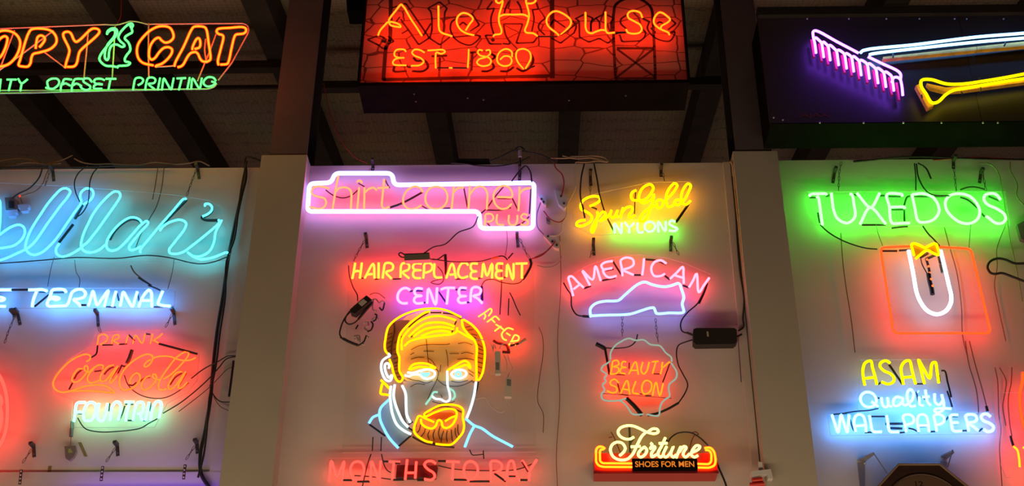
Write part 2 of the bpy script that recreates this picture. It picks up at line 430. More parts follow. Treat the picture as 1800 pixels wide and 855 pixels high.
darks(s, 'A1', 1.3, DB, ['p -300,200 0,190 1390,135', '1165,200 1140,500 1108,835', '1515,150 1500,500 1480,835', '190,215 100,450 -30,800', '705,215 340,490 -30,755', '590,505 850,700', 'p 1390,135 1450,140 1560,140 1720,90'], 'frame_rod', framem)
darks(s, 'A2', 1.3, DB, ['p 60,92 150,95 310,135 340,130 1560,120 1620,150 1635,225 1410,640 1230,870', '310,120 308,500 312,835', '1215,215 1130,450 1040,670 955,880', '1060,330 1050,480 1075,640', '400,695 540,690 650,680'], 'frame_rod', framem)
darks(s, 'A3', 1.3, DB, ['p -300,560 400,552 1350,525 2130,510', 'p -300,520 400,520 1350,510 1800,505'], 'bottom_rail', framem)
darks(s, 'A4', 1.3, DB, ['p 240,510 1250,500 1330,470 1360,430'], 'bottom_rail', framem)

# ---- cyan script
s = sign('script_sign', 'large cyan script sign with a looped i near the top of the left bay', 200, 460, .07)
D = .07
tubes(s, 'A5', 'cyan', 1.75, D, [
 '-160,760 -60,680 -10,520 5,300 -5,200 -60,150 -140,200 -200,400',
 '-130,560 -60,600 0,555 60,510 130,470 200,452 250,480 262,530 235,600 150,670 60,692 0,700 -60,690 -130,640',
 '-60,840 40,815 200,745 290,700 360,640 430,545 500,440 570,345 640,250 720,150 740,100 700,68 650,75 580,140 500,235 430,340 365,440 310,540 275,640 270,700 310,755 370,770 440,745 530,670 580,615 630,550 705,440 780,330 858,215 845,160 860,105 910,70 965,80 985,130 955,190 880,238'], 'letter')
tubes(s, 'A5', 'teal', 1.75, D, [
 '625,650 590,710 600,760 650,788 720,775 850,700 880,670 920,640 970,580 1040,490 1110,390 1175,300 1230,220 1268,150 1255,110 1205,103 1150,140 1080,210 1030,270 975,350 930,440 890,525 865,600 855,680 890,730 960,745 1040,720 1110,665',
 '1500,435 1460,390 1380,375 1290,420 1190,520 1130,620 1125,690 1165,725 1230,715 1300,660 1400,550 1480,460 1548,413 1562,435 1490,520 1400,630 1360,690 1380,720 1430,710 1485,680'])
tubes(s, 'A6', 'teal', 1.75, D, [
 '400,745 400,715 450,650 530,555 600,470 675,385 750,300 800,240 855,182 885,178; 605,515 640,470 690,435 740,415 800,400 850,408 883,440 865,500 830,550 790,600 740,665 705,710 710,748 760,762 850,740 950,670 1100,550 1215,450 1232,425 1225,400',
 '1258,405 1240,440 1195,530 1175,640 1130,730 1050,780 980,788 940,775 900,745; 940,780 1000,808 1050,817 1160,800 1250,765 1310,745 1338,762',
 '1080,255 1085,235 1120,232 1150,255 1152,300 1110,340 1055,365'])
darks(s, 'A5', 2.6, D - .02, ['868,245 830,320 790,390', '770,450 700,540 622,640', '1495,430 1440,398 1380,395 1280,450 1200,535 1160,610'])
darks(s, 'A6', 2.8, D - .02, ['888,190 750,330 612,470', '1150,270 1155,305 1110,350 1050,375 1080,400 1222,408'])
acrylic(s, 'N', '-70,318 130,328 300,342 365,352 385,362 408,440 402,457 350,461 0,462 -70,462', D - .03)
darks(s, 'G5', 1.1, D - .015, ['-200,720 0,712 300,690 520,672 800,678 1000,658 1150,672 1350,715 1450,705 1560,665'], 'lead_wire')

# ---- blue-white strip sign
s = sign('strip_sign', 'narrow blue white capital letter sign under the cyan script', 150, 541, .06)
D = .065
tubes(s, 'A7', 'ice', 2.5, D, [
 '-20,300 150,300; -60,395 20,400 58,420 30,440 -60,440; -60,515 70,518',
 '378,300 480,298 560,296 620,315; 482,320 440,430 425,520',
 '870,330 850,300 760,290 690,305 665,370 640,430 622,490 650,515 760,512 870,510; 655,430 690,398 740,395 782,415 740,432 690,412',
 '870,510 900,475 925,400 950,335 1000,300 1080,295 1128,345 1105,395 1040,418 970,428 1030,475 1060,515',
 '1165,510 1195,420 1225,318 1255,420 1282,500 1350,410 1428,310 1400,420 1375,520', '1530,320 1500,420 1480,515'])
tubes(s, 'A8', 'ice', 2.5, D, ['460,512 480,420 500,330 560,430 622,520 655,420 685,325', '705,525 730,450 790,345 840,302 870,340 875,430 878,525; 745,440 850,442', '1020,318 985,400 960,480 1000,502 1120,515'])
darks(s, 'A7', 1.9, D, ['150,300 375,298', '455,520 645,365', '1070,500 1140,500'])
darks(s, 'A7', 1.5, D - .02, ['520,328 600,330', '705,335 870,332'])
darks(s, 'A8', 1.5, D - .02, ['412,325 442,440', '690,345 710,450', '900,525 1110,525', '265,522 400,528', '830,240 920,275 985,305', '700,140 780,190 870,240'])
acrylic(s, 'N', '-70,506 303,507 308,512 306,537 300,542 -70,542', D - .025)
darks(s, 'A8', 1.3, D - .03, ['600,-20 640,60 740,150 840,220'], 'lead_wire', brownc)

# ---- orange red script over mint capitals
s = sign('soda_fountain_sign', 'orange red flowing script with small capitals above and mint green capitals below', 210, 752, .07)
D = .07
tubes(s, 'B1', 'soda', 1.35, D, ['545,280 555,230 565,185 620,170 655,200 640,240 575,280', '695,275 720,185 765,175 775,205 720,235 775,272', '870,180 845,275',
 '920,268 950,180 1020,265 1050,165', '1105,270 1130,165; 1230,162 1210,185 1132,238; 1140,230 1205,268'])
tubes(s, 'B1', 'soda', 1.5, D, ['430,455 462,440 472,400 440,380 370,393 250,460 150,560 95,640 80,700 110,755 170,780 250,772 350,738 450,712 560,703 650,722 725,785 600,775 420,765 280,770'])
tubes(s, 'B2', 'soda', 1.5, D, ['650,490 580,490 490,600 465,690 510,725 590,700 690,600 745,510 730,440 695,440 680,490 720,540 760,550',
 '760,550 850,470 950,420 1015,440 1000,490; 850,475 780,560 740,640 750,715 820,735 950,690', '1200,420 1100,450 990,570 960,670 1000,710 1070,680 1180,540 1270,440 1200,560 1130,690 1140,735 1190,700 1260,610'])
tubes(s, 'B3', 'soda', 1.5, D, ['650,325 580,365 535,430 560,455 610,430 680,330 680,270 620,232 530,245 370,330 220,460 130,590 98,720 130,825 200,865 300,840 400,770 460,670 450,590 400,565 330,610 285,690 290,750',
 '640,612 580,630 500,730 488,820 540,862 630,820 720,720 752,640 725,585 690,590 685,630 740,670 800,682',
 '870,670 960,620 1100,500 1230,360 1315,240 1300,195 1260,190 1180,230 1080,310 950,480 840,640 785,760 795,840 850,862 930,840',
 '1200,537 1100,560 1000,690 955,800 985,850 1060,810 1180,650 1262,540 1190,680 1130,800 1160,832 1220,800 1290,720'])
tubes(s, 'B3', 'soda', 1.5, D, ['700,300 770,275 850,265 1000,275 1120,320 1250,342 1360,330 1440,290'], 'swash')
darks(s, 'B2', 1.6, D - .015, ['650,497 560,570 505,670', '860,535 980,520', '1200,452 1110,500 1030,590', '1285,465 1160,645', '1345,420 1270,572', '478,730 415,850'])
darks(s, 'B2', 3.6, D - .015, ['1520,160 1475,300 1432,390'], 'electrode_cap', mat('smoked_grey', (.07, .06, .055), .5))
darks(s, 'B3', 1.6, D - .015, ['1200,560 1080,640 990,770', '1272,560 1160,760', '272,765 330,780 400,725', '460,710 540,655 640,635', '160,440 210,450'])
darks(s, 'B1', 1.5, D, ['p 550,285 540,380 480,415', '600,282 710,280', '775,275 860,270', '878,175 940,235', '1060,165 1105,170'])
darks(s, 'B1', 2.1, D, ['1195,268 1600,377'])
tubes(s, 'B4', 'mint', 2.3, D, ['300,135 200,142 180,170 170,220 163,290 150,385; 165,262 255,265', 'c 330,150 380,133 430,160 440,220 410,330 370,370 300,372 275,320 290,230',
 '480,150 465,215 455,290 465,350 510,380 550,350 575,250 592,150', '625,375 635,290 652,200 700,130 755,145 765,220 752,300 735,372', '820,130 940,130; 882,142 850,250 832,380',
 '930,370 940,290 955,220 990,140 1050,135 1068,180 1050,262; 985,288 1038,278 1030,320 1050,372', '1142,135 1115,260 1092,370', '1160,370 1185,215 1240,125 1290,130 1300,200 1270,340'])
darks(s, 'B4', 1.4, D - .012, ['620,150 612,250', '820,180 790,280 742,382', '860,372 940,374', '1045,372 1100,377', '1160,140 1155,250', '825,158 930,160', '205,285 255,285'])
acrylic(s, 'B1', '540,145 1210,122 1260,240 1590,330 1620,380 1600,650 1500,780 1280,900 1150,1150 270,1152 285,860 80,790 70,680 230,440 480,290', D - .028)
darks(s, 'B4', 1.1, D - .005, ['200,340 260,440 320,490 500,525 750,515 900,500 1040,470 1130,415 1250,350'], 'lead_wire')
darks(s, 'B1', 1.0, D - .01, ['830,600 870,700 950,780 1080,835 1250,840 1400,770 1510,680'], 'lead_wire')

# ---- red sign cut off at the left edge
s = sign('red_rounded_sign', 'red glowing rounded sign cut off by the left edge of the picture', -20, 800, .08)
tubes(s, 'N', 'red', 3.0, .10, ['c -60,645 -25,642 -2,660 10,690 13,725 8,765 -8,792 -40,800 -100,798 -130,720 -100,650', '-60,700 -20,690 2,700 -10,740 -40,770', '-60,670 -30,668 -15,690 -20,730', '-3,700 3,735 -5,770'], 'border_tube')

# ---- stone pattern light box
s = sign('ale_house_light_box', 'red lit light box painted as stone wall with yellow blackletter tubes', 910, 150, .49)
D = .50
bx0, bx1 = P(629, 150, D), P(1212, 145, D)
zt = P(900, -60, D).z; zb = bx0.z
boxm = mat('black_sheet_metal', (0.004, 0.003, 0.003), 0.9, noise=.3, scale=9, spec=.03)
mb = MB(); mb.box((bx0.x, -.465, zb), (bx1.x, -.235, zt)); mb.build('cabinet', boxm, s)
mb = MB(); mb.box((bx0.x - .004, -.50, zb - .004), (bx1.x + .004, -.466, zb + .018)); mb.build('front_rail', boxm, s)
for k in (0, 1):
    x = bx0.x if k == 0 else bx1.x
    mb = MB(); mb.box((x - .006, -.50, zb + .019), (x + .006, -.466, zt)); mb.build('side_rail', boxm, s)
sm = bpy.data.materials.new('painted_stone_pattern'); sm.use_nodes = True
nt = sm.node_tree; pb = nt.nodes['Principled BSDF']; pb.inputs['Roughness'].default_value = .5
tc = nt.nodes.new('ShaderNodeTexCoord'); mp = nt.nodes.new('ShaderNodeMapping'); mp.inputs['Scale'].default_value = (1.0, 1.0, 1.9)
nz = nt.nodes.new('ShaderNodeTexNoise'); nz.inputs['Scale'].default_value = 9; 
mv = nt.nodes.new('ShaderNodeMix'); mv.data_type = 'RGBA'; mv.blend_type = 'ADD'; mv.inputs[0].default_value = .035
vo = nt.nodes.new('ShaderNodeTexVoronoi'); vo.feature = 'DISTANCE_TO_EDGE'; vo.inputs['Scale'].default_value = 5.2; vo.inputs['Randomness'].default_value = .62
rp = nt.nodes.new('ShaderNodeValToRGB'); rp.color_ramp.elements[0].position = .018; rp.color_ramp.elements[1].position = .034
rp.color_ramp.elements[0].color = (.085, .035, .028, 1); rp.color_ramp.elements[1].color = (.42, .22, .17, 1)
nt.links.new(tc.outputs['Object'], mp.inputs[0]); nt.links.new(tc.outputs['Object'], nz.inputs['Vector'])
nt.links.new(mp.outputs[0], mv.inputs[6]); nt.links.new(nz.outputs['Color'], mv.inputs[7]); nt.links.new(mv.outputs[2], vo.inputs['Vector'])
nt.links.new(vo.outputs['Distance'], rp.inputs[0]); nt.links.new(rp.outputs[0], pb.inputs['Base Color'])
FP = .468
mb = MB(); mb.box((bx0.x + .007, -FP, zb + .019), (bx1.x - .007, -.4655, zt)); mb.build('painted_panel', sm, s)
darkp = mat('dark_printed_line', (0.03, 0.012, 0.010), 0.6)
def printed(parent, reg, rpx, d, items, name='printed_outline', m=None):
    for q in items:
        mb = MB()
        for pts, cl in strokes(reg, q, d, .01):
            n = len(pts)
            for i in range(n if cl else n - 1):
                a, b = pts[i], pts[(i + 1) % n]
                v = b - a
                if v.length < 1e-6: continue
                v.normalize(); w = Vector((v.z, 0, -v.x)) * rpx * M1(a); e = v * rpx * M1(a) * .4
                q4 = [a - w - e, b - w + e, b + w + e, a + w - e]
                mb.prism(q4, .0008)
        mb.build(name, m or darkp, parent)
PD = FP + .0008
printed(s, 'C1', 1.5, PD, ['p 515,105 700,45 1010,500 870,590 635,255', 'p 620,225 570,290', 'p 650,440 730,395', 'p 335,470 195,522 330,590 400,640', 'p 470,480 545,545 470,580', 'p 335,470 400,490 440,520',
 'p 1290,480 1150,592 1015,505 1045,400 1045,250 1030,150 990,110 1145,25 1245,110 1215,160 1195,430', 'p 930,470 1030,310', '1370,240 1305,290 1288,380 1310,450 1350,510 1450,575 1560,592 1680,475 1320,490', 'p 1540,185 1580,190 1670,330 1550,410', 'p 1410,330 1455,290 1500,330'])
printed(s, 'C2', 1.5, PD, ['p 340,20 265,125 365,110', '365,110 325,230 325,320 350,420 365,465', 'p 365,465 245,465 310,580 460,580', '560,20 515,110 495,190', '670,20 710,90 730,180', 'p 490,315 740,315 655,570 885,560 940,480', '490,330 515,460 570,575 480,575', 'p 920,30 950,120 870,130', '870,130 890,250 860,420',
 '1050,235 970,300 950,370 1030,460', 'p 1110,330 1150,255 1300,360', 'p 1120,500 1240,570 1420,430', '1420,430 1445,340 1370,250'])
printed(s, 'C3', 1.5, PD, ['p 90,245 200,190 320,240 290,290 290,410', 'p 90,245 135,280 140,490 265,555 400,505 515,570 600,500', 'p 290,410 290,300 355,240 470,180 590,240 555,290 555,410', 'p 355,240 405,290 405,390', '760,200 690,250 685,310 760,380', 'p 960,365 1015,430 1000,490 940,540 700,550 670,460', '1060,290 1035,370 1090,460 1180,520 1330,540 1395,420 1340,430', 'p 1330,240 1410,310 1310,390', 'p 1165,310 1195,285 1240,310'])
printed(s, 'N', 3.3, PD, ['p 688,-60 686,70 678,84 674,140 973,133'], 'printed_border')
printed(s, 'N', 3.8, PD, ['p 970,-60 971,136'], 'printed_border')
printed(s, 'C3', 2.4, PD, ['620,1060 605,860 600,100 640,40 730,-10 860,-30 940,-10 1040,50 1090,120 1105,240 1135,860 1140,1060', 'p 640,635 1110,635', 'p 630,1035 1130,1030'], 'printed_tower')
printed(s, 'C3', 1.9, PD, ['p 640,650 1130,1010', 'p 1110,650 640,1010'], 'printed_tower')
# drop shadows painted behind the date
printed(s, 'G2', 2.2, PD, ['520,690 400,690 405,640; 530,640 470,640', '580,690 680,690 730,650 700,590 620,590 590,560', 'p 770,545 910,540; p 845,560 840,680', 'p 1140,510 1190,505; p 1160,510 1150,680', '1250,690 1310,690 1370,650 1340,590 1380,550 1340,520', '1430,690 1500,690 1560,650', '1590,660 1650,690 1720,650 1750,580 1730,530'], 'printed_drop_shadow')
tubes(s, 'C1', 'ale', 1.55, .55, ['335,465 360,405 430,325 470,290 560,300 620,330 632,355 560,350 500,330 478,300; 475,270 490,240 560,150 640,60 665,85 680,100 760,240 840,360 910,470', '1130,80 1132,250 1135,360 1150,410 1190,440 1250,458 1310,480',
 '1600,465 1500,440 1420,390 1372,300 1385,220 1450,172 1530,190 1585,250 1540,320 1490,400'])
tubes(s, 'C2', 'ale', 1.55, .55, ['355,480 370,460 450,445 462,400 430,300 430,200 470,60 475,15 430,42 390,20 395,-5 440,-20 480,0; 440,215 490,195 620,193 760,195 820,225; 790,-20 785,20 800,80 825,200 800,320 770,400 790,430 880,440 935,475; 785,-10 830,-28 890,-20 912,10 870,42 800,48',
 '1215,465 1180,430 1090,360 1055,290 1070,220 1140,155 1200,150 1320,210 1375,270 1370,330 1310,400 1245,455'])
tubes(s, 'C3', 'ale', 1.55, .55, ['218,165 220,270 222,370 250,425 300,440 350,420 430,395 480,400; 482,160 484,280 487,400 510,435 560,435 605,428', '755,390 780,430 860,445 930,430 960,390 940,330 860,280 790,240 775,190 810,150 880,145 940,170 968,235', '1325,460 1310,430 1200,380 1125,310 1130,230 1190,165 1230,170 1290,210 1332,255 1310,290 1220,345 1210,375'])
tubes(s, 'G2', 'ale', 1.45, .55, ['515,500 500,482 430,482 405,510 410,545 450,560 500,560 420,570 390,600 398,626 520,634', '695,510 650,485 600,482 575,510 600,540 660,565 688,600 650,632 565,638', '725,490 800,486 875,484 895,502 860,522 812,510 803,560 805,660', '935,658 965,660',
 '1125,480 1122,560 1115,655', '1260,490 1225,485 1213,510 1240,540 1310,555 1342,592 1320,630 1250,640 1205,610 1225,575 1290,555 1332,520 1325,485 1290,490', '1545,550 1540,500 1490,475 1430,500 1400,560 1410,610 1460,640 1520,630 1542,590 1520,550 1470,545 1430,577', '1655,668 1600,600 1583,540 1600,490 1655,474 1710,500 1727,560 1705,615 1675,664'], 'character')
darks(s, 'G2', 1.3, .548, ['820,658 930,658', '970,658 1110,660', '530,650 565,655', '1690,668 1765,640'])
darks(s, 'C2', 1.3, .548, ['940,482 1200,482', '1250,465 1490,285'])
darks(s, 'C3', 1.8, .545, ['610,445 660,432 750,428', '965,240 1070,295', '1085,370 1140,430'])
darks(s, 'C2', 3.2, .50, ['345,515 352,535'], 'rubber_grommet')
darks(s, 'C1', 3.5, .50, ['385,530 440,545'], 'rubber_grommet')
for (px, py) in ((728, 165), (731, 178), (822, 172), (850, 175), (1000, 176), (1100, 168)):
    r = ray(px, py); k = (zb - CAMPOS.z) / r.z; p = CAMPOS + r * k
    mb = MB(); mb.ball(Vector((p.x, min(-.25, max(-.45, p.y)), zb - .001)), .006, 0, 8, 4); mb.build('rivet', steel, s)

# ---- violet bordered sign
s = sign('bordered_word_sign', 'stepped white violet border round pink orange lower case letters, top of centre bay', 740, 402, .08)
D = .062
tubes(s, 'N', 'violet', 4.0, D, ['c p 540.5,372 544,323 582.5,321.5 588.5,304.8 689,304.8 693,325.5 939,321.5 937,402 844,402 842,372'], 'border_tube')
D = .07
tubes(s, 'C4', 'peach', 1.8, D, ['365,350 330,338 220,320 160,340 130,390 150,430 230,460 300,480 325,540 290,600 220,618 140,600 100,590', '485,180 455,340 432,480 410,620; 445,400 500,345 580,335 640,365 658,430 655,520 650,620',
 '760,335 748,480 735,620; 735,265 755,248 782,252 795,275', '830,340 828,480 825,630; 840,400 880,360 950,340 990,372', '1090,230 1078,350 1065,480 1060,580 1090,615 1160,590; 1000,345 1150,335',
 '1600,395 1560,340 1490,322 1400,370 1345,460 1350,560 1420,620 1500,615 1580,570'])
tubes(s, 'C5', 'peach', 1.8, D, ['c 280,212 370,235 420,310 410,420 350,490 260,510 180,480 135,400 145,300 200,230', '508,210 495,350 480,500; 510,285 540,250 570,230 640,225', '720,200 712,350 700,510; 725,310 790,230 860,208 920,240 950,310 948,400 942,510',
 '1080,350 1180,350 1270,350 1275,290 1230,220 1150,200 1060,260 1030,350 1060,450 1130,505 1210,495 1270,440', '1375,220 1370,370 1360,530; 1380,300 1430,250 1520,230'])
tubes(s, 'C5', 'peach', 1.8, D, ['915,730 922,650 930,580 1000,575 1030,620 1010,660 945,680', '1080,580 1070,650 1090,710 1170,720', '1235,590 1230,670 1260,720 1320,712 1345,650 1345,590', '1480,590 1430,572 1395,610 1420,640 1480,660 1485,700 1440,722 1390,710'], 'small_letter')
darks(s, 'C4', 1.2, D - .02, ['320,370 420,440 550,475 660,440 750,365', '105,612 180,635 280,635', '300,635 395,635', '745,278 830,325', '1100,230 1130,290 1160,342', '1580,575 1680,632', '660,630 715,630'])
darks(s, 'C4', 2.0, D - .02, ['1165,602 1300,555 1450,480 1600,395'])
darks(s, 'C5', 1.4, D - .02, ['640,230 690,490', '305,500 460,495', '1160,215 1040,360 940,500 870,565', '940,522 1130,522 1260,490', '1280,370 1350,510', '1080,368 1260,370', '1525,240 1505,570', '1175,735 1220,738', '1290,740 1400,700 1500,610', '945,690 990,740'])
# ---- hair replacement sign
s = sign('portrait_sign', 'tall clear sheet sign with yellow capitals and the neon portrait of a bearded man', 775, 795, .08)
D = .08
acrylic(s, 'N', '612,461 938,461 942,795 602,796', D - .035, th=.006, m=clear('scuffed_acrylic', (0.97, 0.965, 0.945), .004, .05, (.75, .72, .62)))
tubes(s, 'C6', 'lemon', 2.2, D, ['182,172 165,280 145,375; 270,170 258,270 243,370; 165,292 210,275 262,290', '308,370 420,180 437,370; 345,322 412,315', '492,168 490,370', '545,370 560,260 580,178 640,170 680,200 670,258 590,290 660,375',
 '780,360 800,182 870,175 897,210 880,260 810,290 893,372', '1060,180 980,175 945,210 960,255 1048,265 960,275 945,330 970,365 1050,370', '1080,370 1090,270 1100,182 1160,170 1200,210 1180,270 1105,300', '1228,180 1225,330 1250,360 1330,360'])
tubes(s, 'C7', 'lemon', 2.2, D, ['183,370 262,178 312,370; 225,325 290,320', '472,200 440,170 390,175 345,250 345,330 390,367 472,345', '600,180 520,180 505,230 530,272 582,280 520,292 505,350 540,377 600,377', '650,360 662,270 672,178 720,340 787,178 787,370',
 '935,180 860,180 845,230 860,268 918,270 850,285 838,340 870,372 935,372', '978,350 990,188 1062,388 1072,178', '1095,180 1255,175; 1182,190 1180,372'])
tubes(s, 'C6', 'lilac', 2.3, D, ['905,525 850,500 790,520 745,590 750,660 800,700 875,700', '1072,512 1000,503 963,540 985,590 1060,603 980,618 958,665 990,702 1082,697', '1130,702 1150,508 1242,722 1262,498', '1310,522 1370,500 1500,500; 1410,520 1390,712', '1652,502 1570,500 1548,550 1570,600 1645,606 1560,620 1538,660 1570,697 1652,690'])
tubes(s, 'C7', 'lilac', 2.3, D, ['503,682 510,560 530,500 590,488 637,520 620,580 540,605 600,640 657,702'])
tubes(s, 'C8', 'lemon', 1.6, D, ['1505,205 1590,150 1670,98 1682,130 1640,195; 1590,170 1602,195 1580,238', '1620,275 1675,235 1730,200 1785,247; 1680,235 1725,282', '1720,395 1765,360 1810,330; 1735,305 1800,345 1860,390'])
tubes(s, 'G11', 'lemon', 1.6, D, ['1528,662 1480,650 1430,700 1445,740 1472,752; 1468,690 1502,712', '1490,792 1515,750 1540,708 1572,722 1565,752 1518,762 1548,792'])
darks(s, 'C6', 1.6, D - .012, ['265,372 302,365', '438,385 502,378', '678,382 790,378', '900,548 950,535', '1283,550 1390,705', '1505,522 1650,524', '1570,607 1650,609', '1652,692 1702,685', '960,535 1075,540', '990,605 1065,610', '1065,695 1115,692'])
darks(s, 'C7', 1.6, D - .012, ['305,382 440,380', '600,372 660,367', '940,362 968,357', '370,522 450,520', '470,690 500,688'])
darks(s, 'C7', 2.6, D - .012, ['650,480 655,660', '1290,120 1300,190 1250,300 1195,385', '170,60 178,200 180,320'])
# face
facem = mat('grey_face_paint', (.50, .52, .48), .6)
beardm = mat('tan_beard_paint', (.42, .32, .18), .6)
lipm = mat('brown_lip_paint', (.35, .10, .03), .6)
hairm = mat('dark_hair_paint', (.16, .11, .06), .6)
skinm = mat('amber_lit_forehead', (.80, .72, .26), .6)  # grey panel tinted tan, amber light of the tubes put into the colour
tealm = mat('pale_teal_paint', (.30, .42, .42), .6)
FD = D - .031
poly(s, 'C8', '450,300 570,190 800,110 1000,120 1220,200 1400,330 1520,500 1600,700 1560,1000 1480,1080 1455,1050 1300,1050 950,1090 560,1050 500,1000 440,620 430,450', FD, .0025, skinm, 'painted_forehead')
poly(s, 'D2', '440,-190 700,-185 1200,-195 1258,-150 1235,-20 1195,110 1155,235 1130,300 1110,180 1080,95 980,72 860,82 760,128 680,188 600,210 560,300 540,400 500,320 470,250', FD + .0006, .0025, facem, 'painted_cheeks')
poly(s, 'D2', '300,-100 345,-100 350,60 430,220 500,330 540,410 385,545 270,430 190,300 185,130 290,20', FD - .0004, .002, tealm, 'painted_neck')
poly(s, 'D2', '610,210 690,200 760,130 860,88 980,80 1080,100 1120,150 1135,300 1110,390 1000,520 860,530 700,490 600,430 565,380 580,290', FD + .003, .002, beardm, 'painted_beard')
poly(s, 'D2', '700,205 850,165 990,165 1040,190 990,235 850,240 720,230', FD + .0055, .002, lipm, 'painted_mouth')
poly(s, 'C8', '380,275 330,350 300,480 290,620 340,700 360,850 400,950 440,1060 490,1070 470,900 455,700 440,560 480,440 560,330 600,250 470,250', FD + .003, .002, hairm, 'painted_sideburn')
poly(s, 'C8', '1310,250 1400,310 1510,430 1590,640 1575,850 1510,1030 1485,900 1480,600 1430,500 1330,370', FD + .003, .002, mat('amber_hair_paint', (.40, .24, .08), .6), 'painted_sideburn')
LN = FD + .006
lnm = mat('black_marker_line', (.015, .012, .01), .7)
printed(s, 'C8', .55, LN, ['620,640 720,590 850,572 1100,570 1130,560', '785,658 920,662', '610,705 660,680', '620,765 700,742 790,740', '820,500 830,620 850,850', '1080,640 1100,740 1105,860', '1130,690 1250,690', '1280,690 1350,675 1440,695', '1230,770 1350,755 1450,775', '850,755 900,790 940,860', '1240,560 1330,545 1430,575',
 '310,440 370,420', '305,500 370,460', '300,560 370,520', '300,620 365,580', '305,660 370,640', '390,700 440,690', '390,760 450,740', '395,820 450,800', '390,640 430,615', '395,560 425,530',
 '1340,340 1400,330', '1370,380 1440,370', '1410,430 1490,450', '1450,470 1520,520', '1490,560 1560,610', '1500,620 1570,650', '1500,680 1575,700', '1500,740 1570,760', '1500,800 1570,820', '1500,860 1560,880', '1500,930 1545,960'], 'drawn_line', lnm)
printed(s, 'D1', .55, LN, ['940,130 975,180 960,280 900,400 840,540', '960,280 1050,350 1140,370 1250,370 1370,330 1430,290', '560,260 650,290 730,300 820,330 900,300', '610,380 690,340 800,350', '1010,480 1030,520', '900,570 990,595 1130,590 1195,570', '860,60 950,150', '1370,150 1450,200', '1380,200 1440,240', '1150,300 1250,320 1370,290', '400,60 450,50', '395,110 450,95', '395,150 450,140', '410,200 465,190', '430,250 480,240', '1000,180 1010,90'], 'drawn_line', lnm)
printed(s, 'D2', .7, LN, ['690,350 680,390 640,440', '740,370 720,420 735,470', '800,360 780,410 790,480', '860,320 840,400 860,470', '900,370 880,430 870,500', '940,370 930,430 940,500', '985,360 990,430 1000,490', '1030,340 1030,400 1050,450', '1060,300 1060,380 1075,420', '640,300 620,370 600,390', '770,140 850,105 950,100 1080,150', '1050,140 1100,160', '600,250 585,320'], 'drawn_line', lnm)
tubes(s, 'C8', 'gold', 1.85, D, ['320,700 280,650 272,560 282,500 292,430 320,340 380,270 500,190 650,130 800,100 980,98 1100,125 1280,210',
 '1290,240 1300,330 1360,420 1450,510 1485,600 1485,680 1480,750 1482,900 1482,1045', '1310,240 1420,310 1510,410 1570,540 1592,650 1580,850 1560,950 1515,1035 1505,1040',
 '870,130 800,150 720,200 640,260 570,320 480,430 448,550 440,660 465,740 462,850 470,930 512,1010 480,1060 440,1050 390,950 365,850 335,765', '500,640 492,580 500,500 550,420 620,345 700,280 850,210 1000,195 1100,215 1210,250',
 '590,468 680,380 800,300 920,280 1050,285 1190,332', '650,468 690,435 800,370 950,340 1080,345 1180,370', '755,460 900,405 1050,392 1145,412', '530,590 600,530 720,490 850,470 1050,445 1170,432 1220,400 1227,348', '1240,395 1300,430 1450,510'], 'hair_tube')
tubes(s, 'D1', 'gold', 1.9, D, ['590,150 640,90 720,68 830,75 880,95 940,130 840,125 720,115 600,155', '1095,165 1200,100 1320,38 1370,55 1400,130 1350,90 1250,120 1180,150'], 'eyebrow_tube')
tubes(s, 'D1', 'gold', 2.1, D, ['222,290 280,345 335,402; 240,340 225,400 222,470 280,480 335,490'], 'ear_ring_tube')
tubes(s, 'C8', 'pearl', 2.2, D, ['320,690 338,720 290,745 240,790 225,860 240,950 290,1040 340,1050 367,1000 362,975 330,1010 295,960 275,880 280,830 310,818 332,850 325,885'], 'ear_tube')
tubes(s, 'D1', 'pearl', 2.1, D, ['570,190 650,195 750,165 850,150 930,185 922,240 850,272 790,265 730,220 650,215 590,240 535,225', 'c 1150,210 1200,165 1280,155 1340,180 1345,220 1290,262 1200,262'], 'eye_tube')
tubes(s, 'D1', 'sky', 1.7, D, ['755,190 780,225 815,235 850,215 858,190; 780,205 840,205', 'c 1240,180 1272,200 1262,240 1225,240 1208,208'], 'iris_tube')
tubes(s, 'D1', 'pearl', 2.0, D, ['1095,172 1098,260 1100,350 1130,480 1125,550 1080,575 1010,545 940,535 892,500'], 'nose_tube')
tubes(s, 'D1', 'jade', 1.9, D, ['970,450 920,450 880,520 812,612', '1130,402 1180,440 1195,510 1160,550'], 'nostril_tube')
tubes(s, 'D2', 'pearl', 2.3, D, ['304,-133 293,-40 300,60 320,180 370,300 450,370 530,410', '347,-150 333,-30 350,60 390,170 440,270 495,328', '429,-141 468,-50 475,100 482,190 522,278', '1264,-180 1245,-40 1205,110 1160,228'], 'jaw_tube')
tubes(s, 'D2', 'gold', 1.85, D, ['790,275 700,235 620,205 590,260 565,340 570,390 610,435 700,490 772,505', '808,520 900,530 990,525 1070,450 1115,390 1130,310 1115,220 1120,140 1075,95 970,75 860,85 760,130 680,185 690,210 800,165 900,130 990,125 1040,150 1045,200 1030,250 990,310 930,340 890,325 875,270 850,250 830,265 810,315 770,345 700,330 650,290 643,240', '1035,205 980,225 915,265'], 'beard_tube')
tubes(s, 'D2', 'sky', 2.3, D, ['280,20 185,120 178,230 220,340 290,460 385,565', '165,190 100,220 55,285', '1150,235 1240,310 1330,345 1450,430 1600,510 1680,552', '1245,320 1200,400 1138,555'], 'collar_tube')
darks(s, 'D2', 1.8, D - .012, ['385,552 530,425', '60,300 240,430', '770,512 808,525', '1240,-10 1270,-90 1285,-180', '500,300 550,270', '505,340 550,370', '550,440 620,480 700,515 1020,560'])
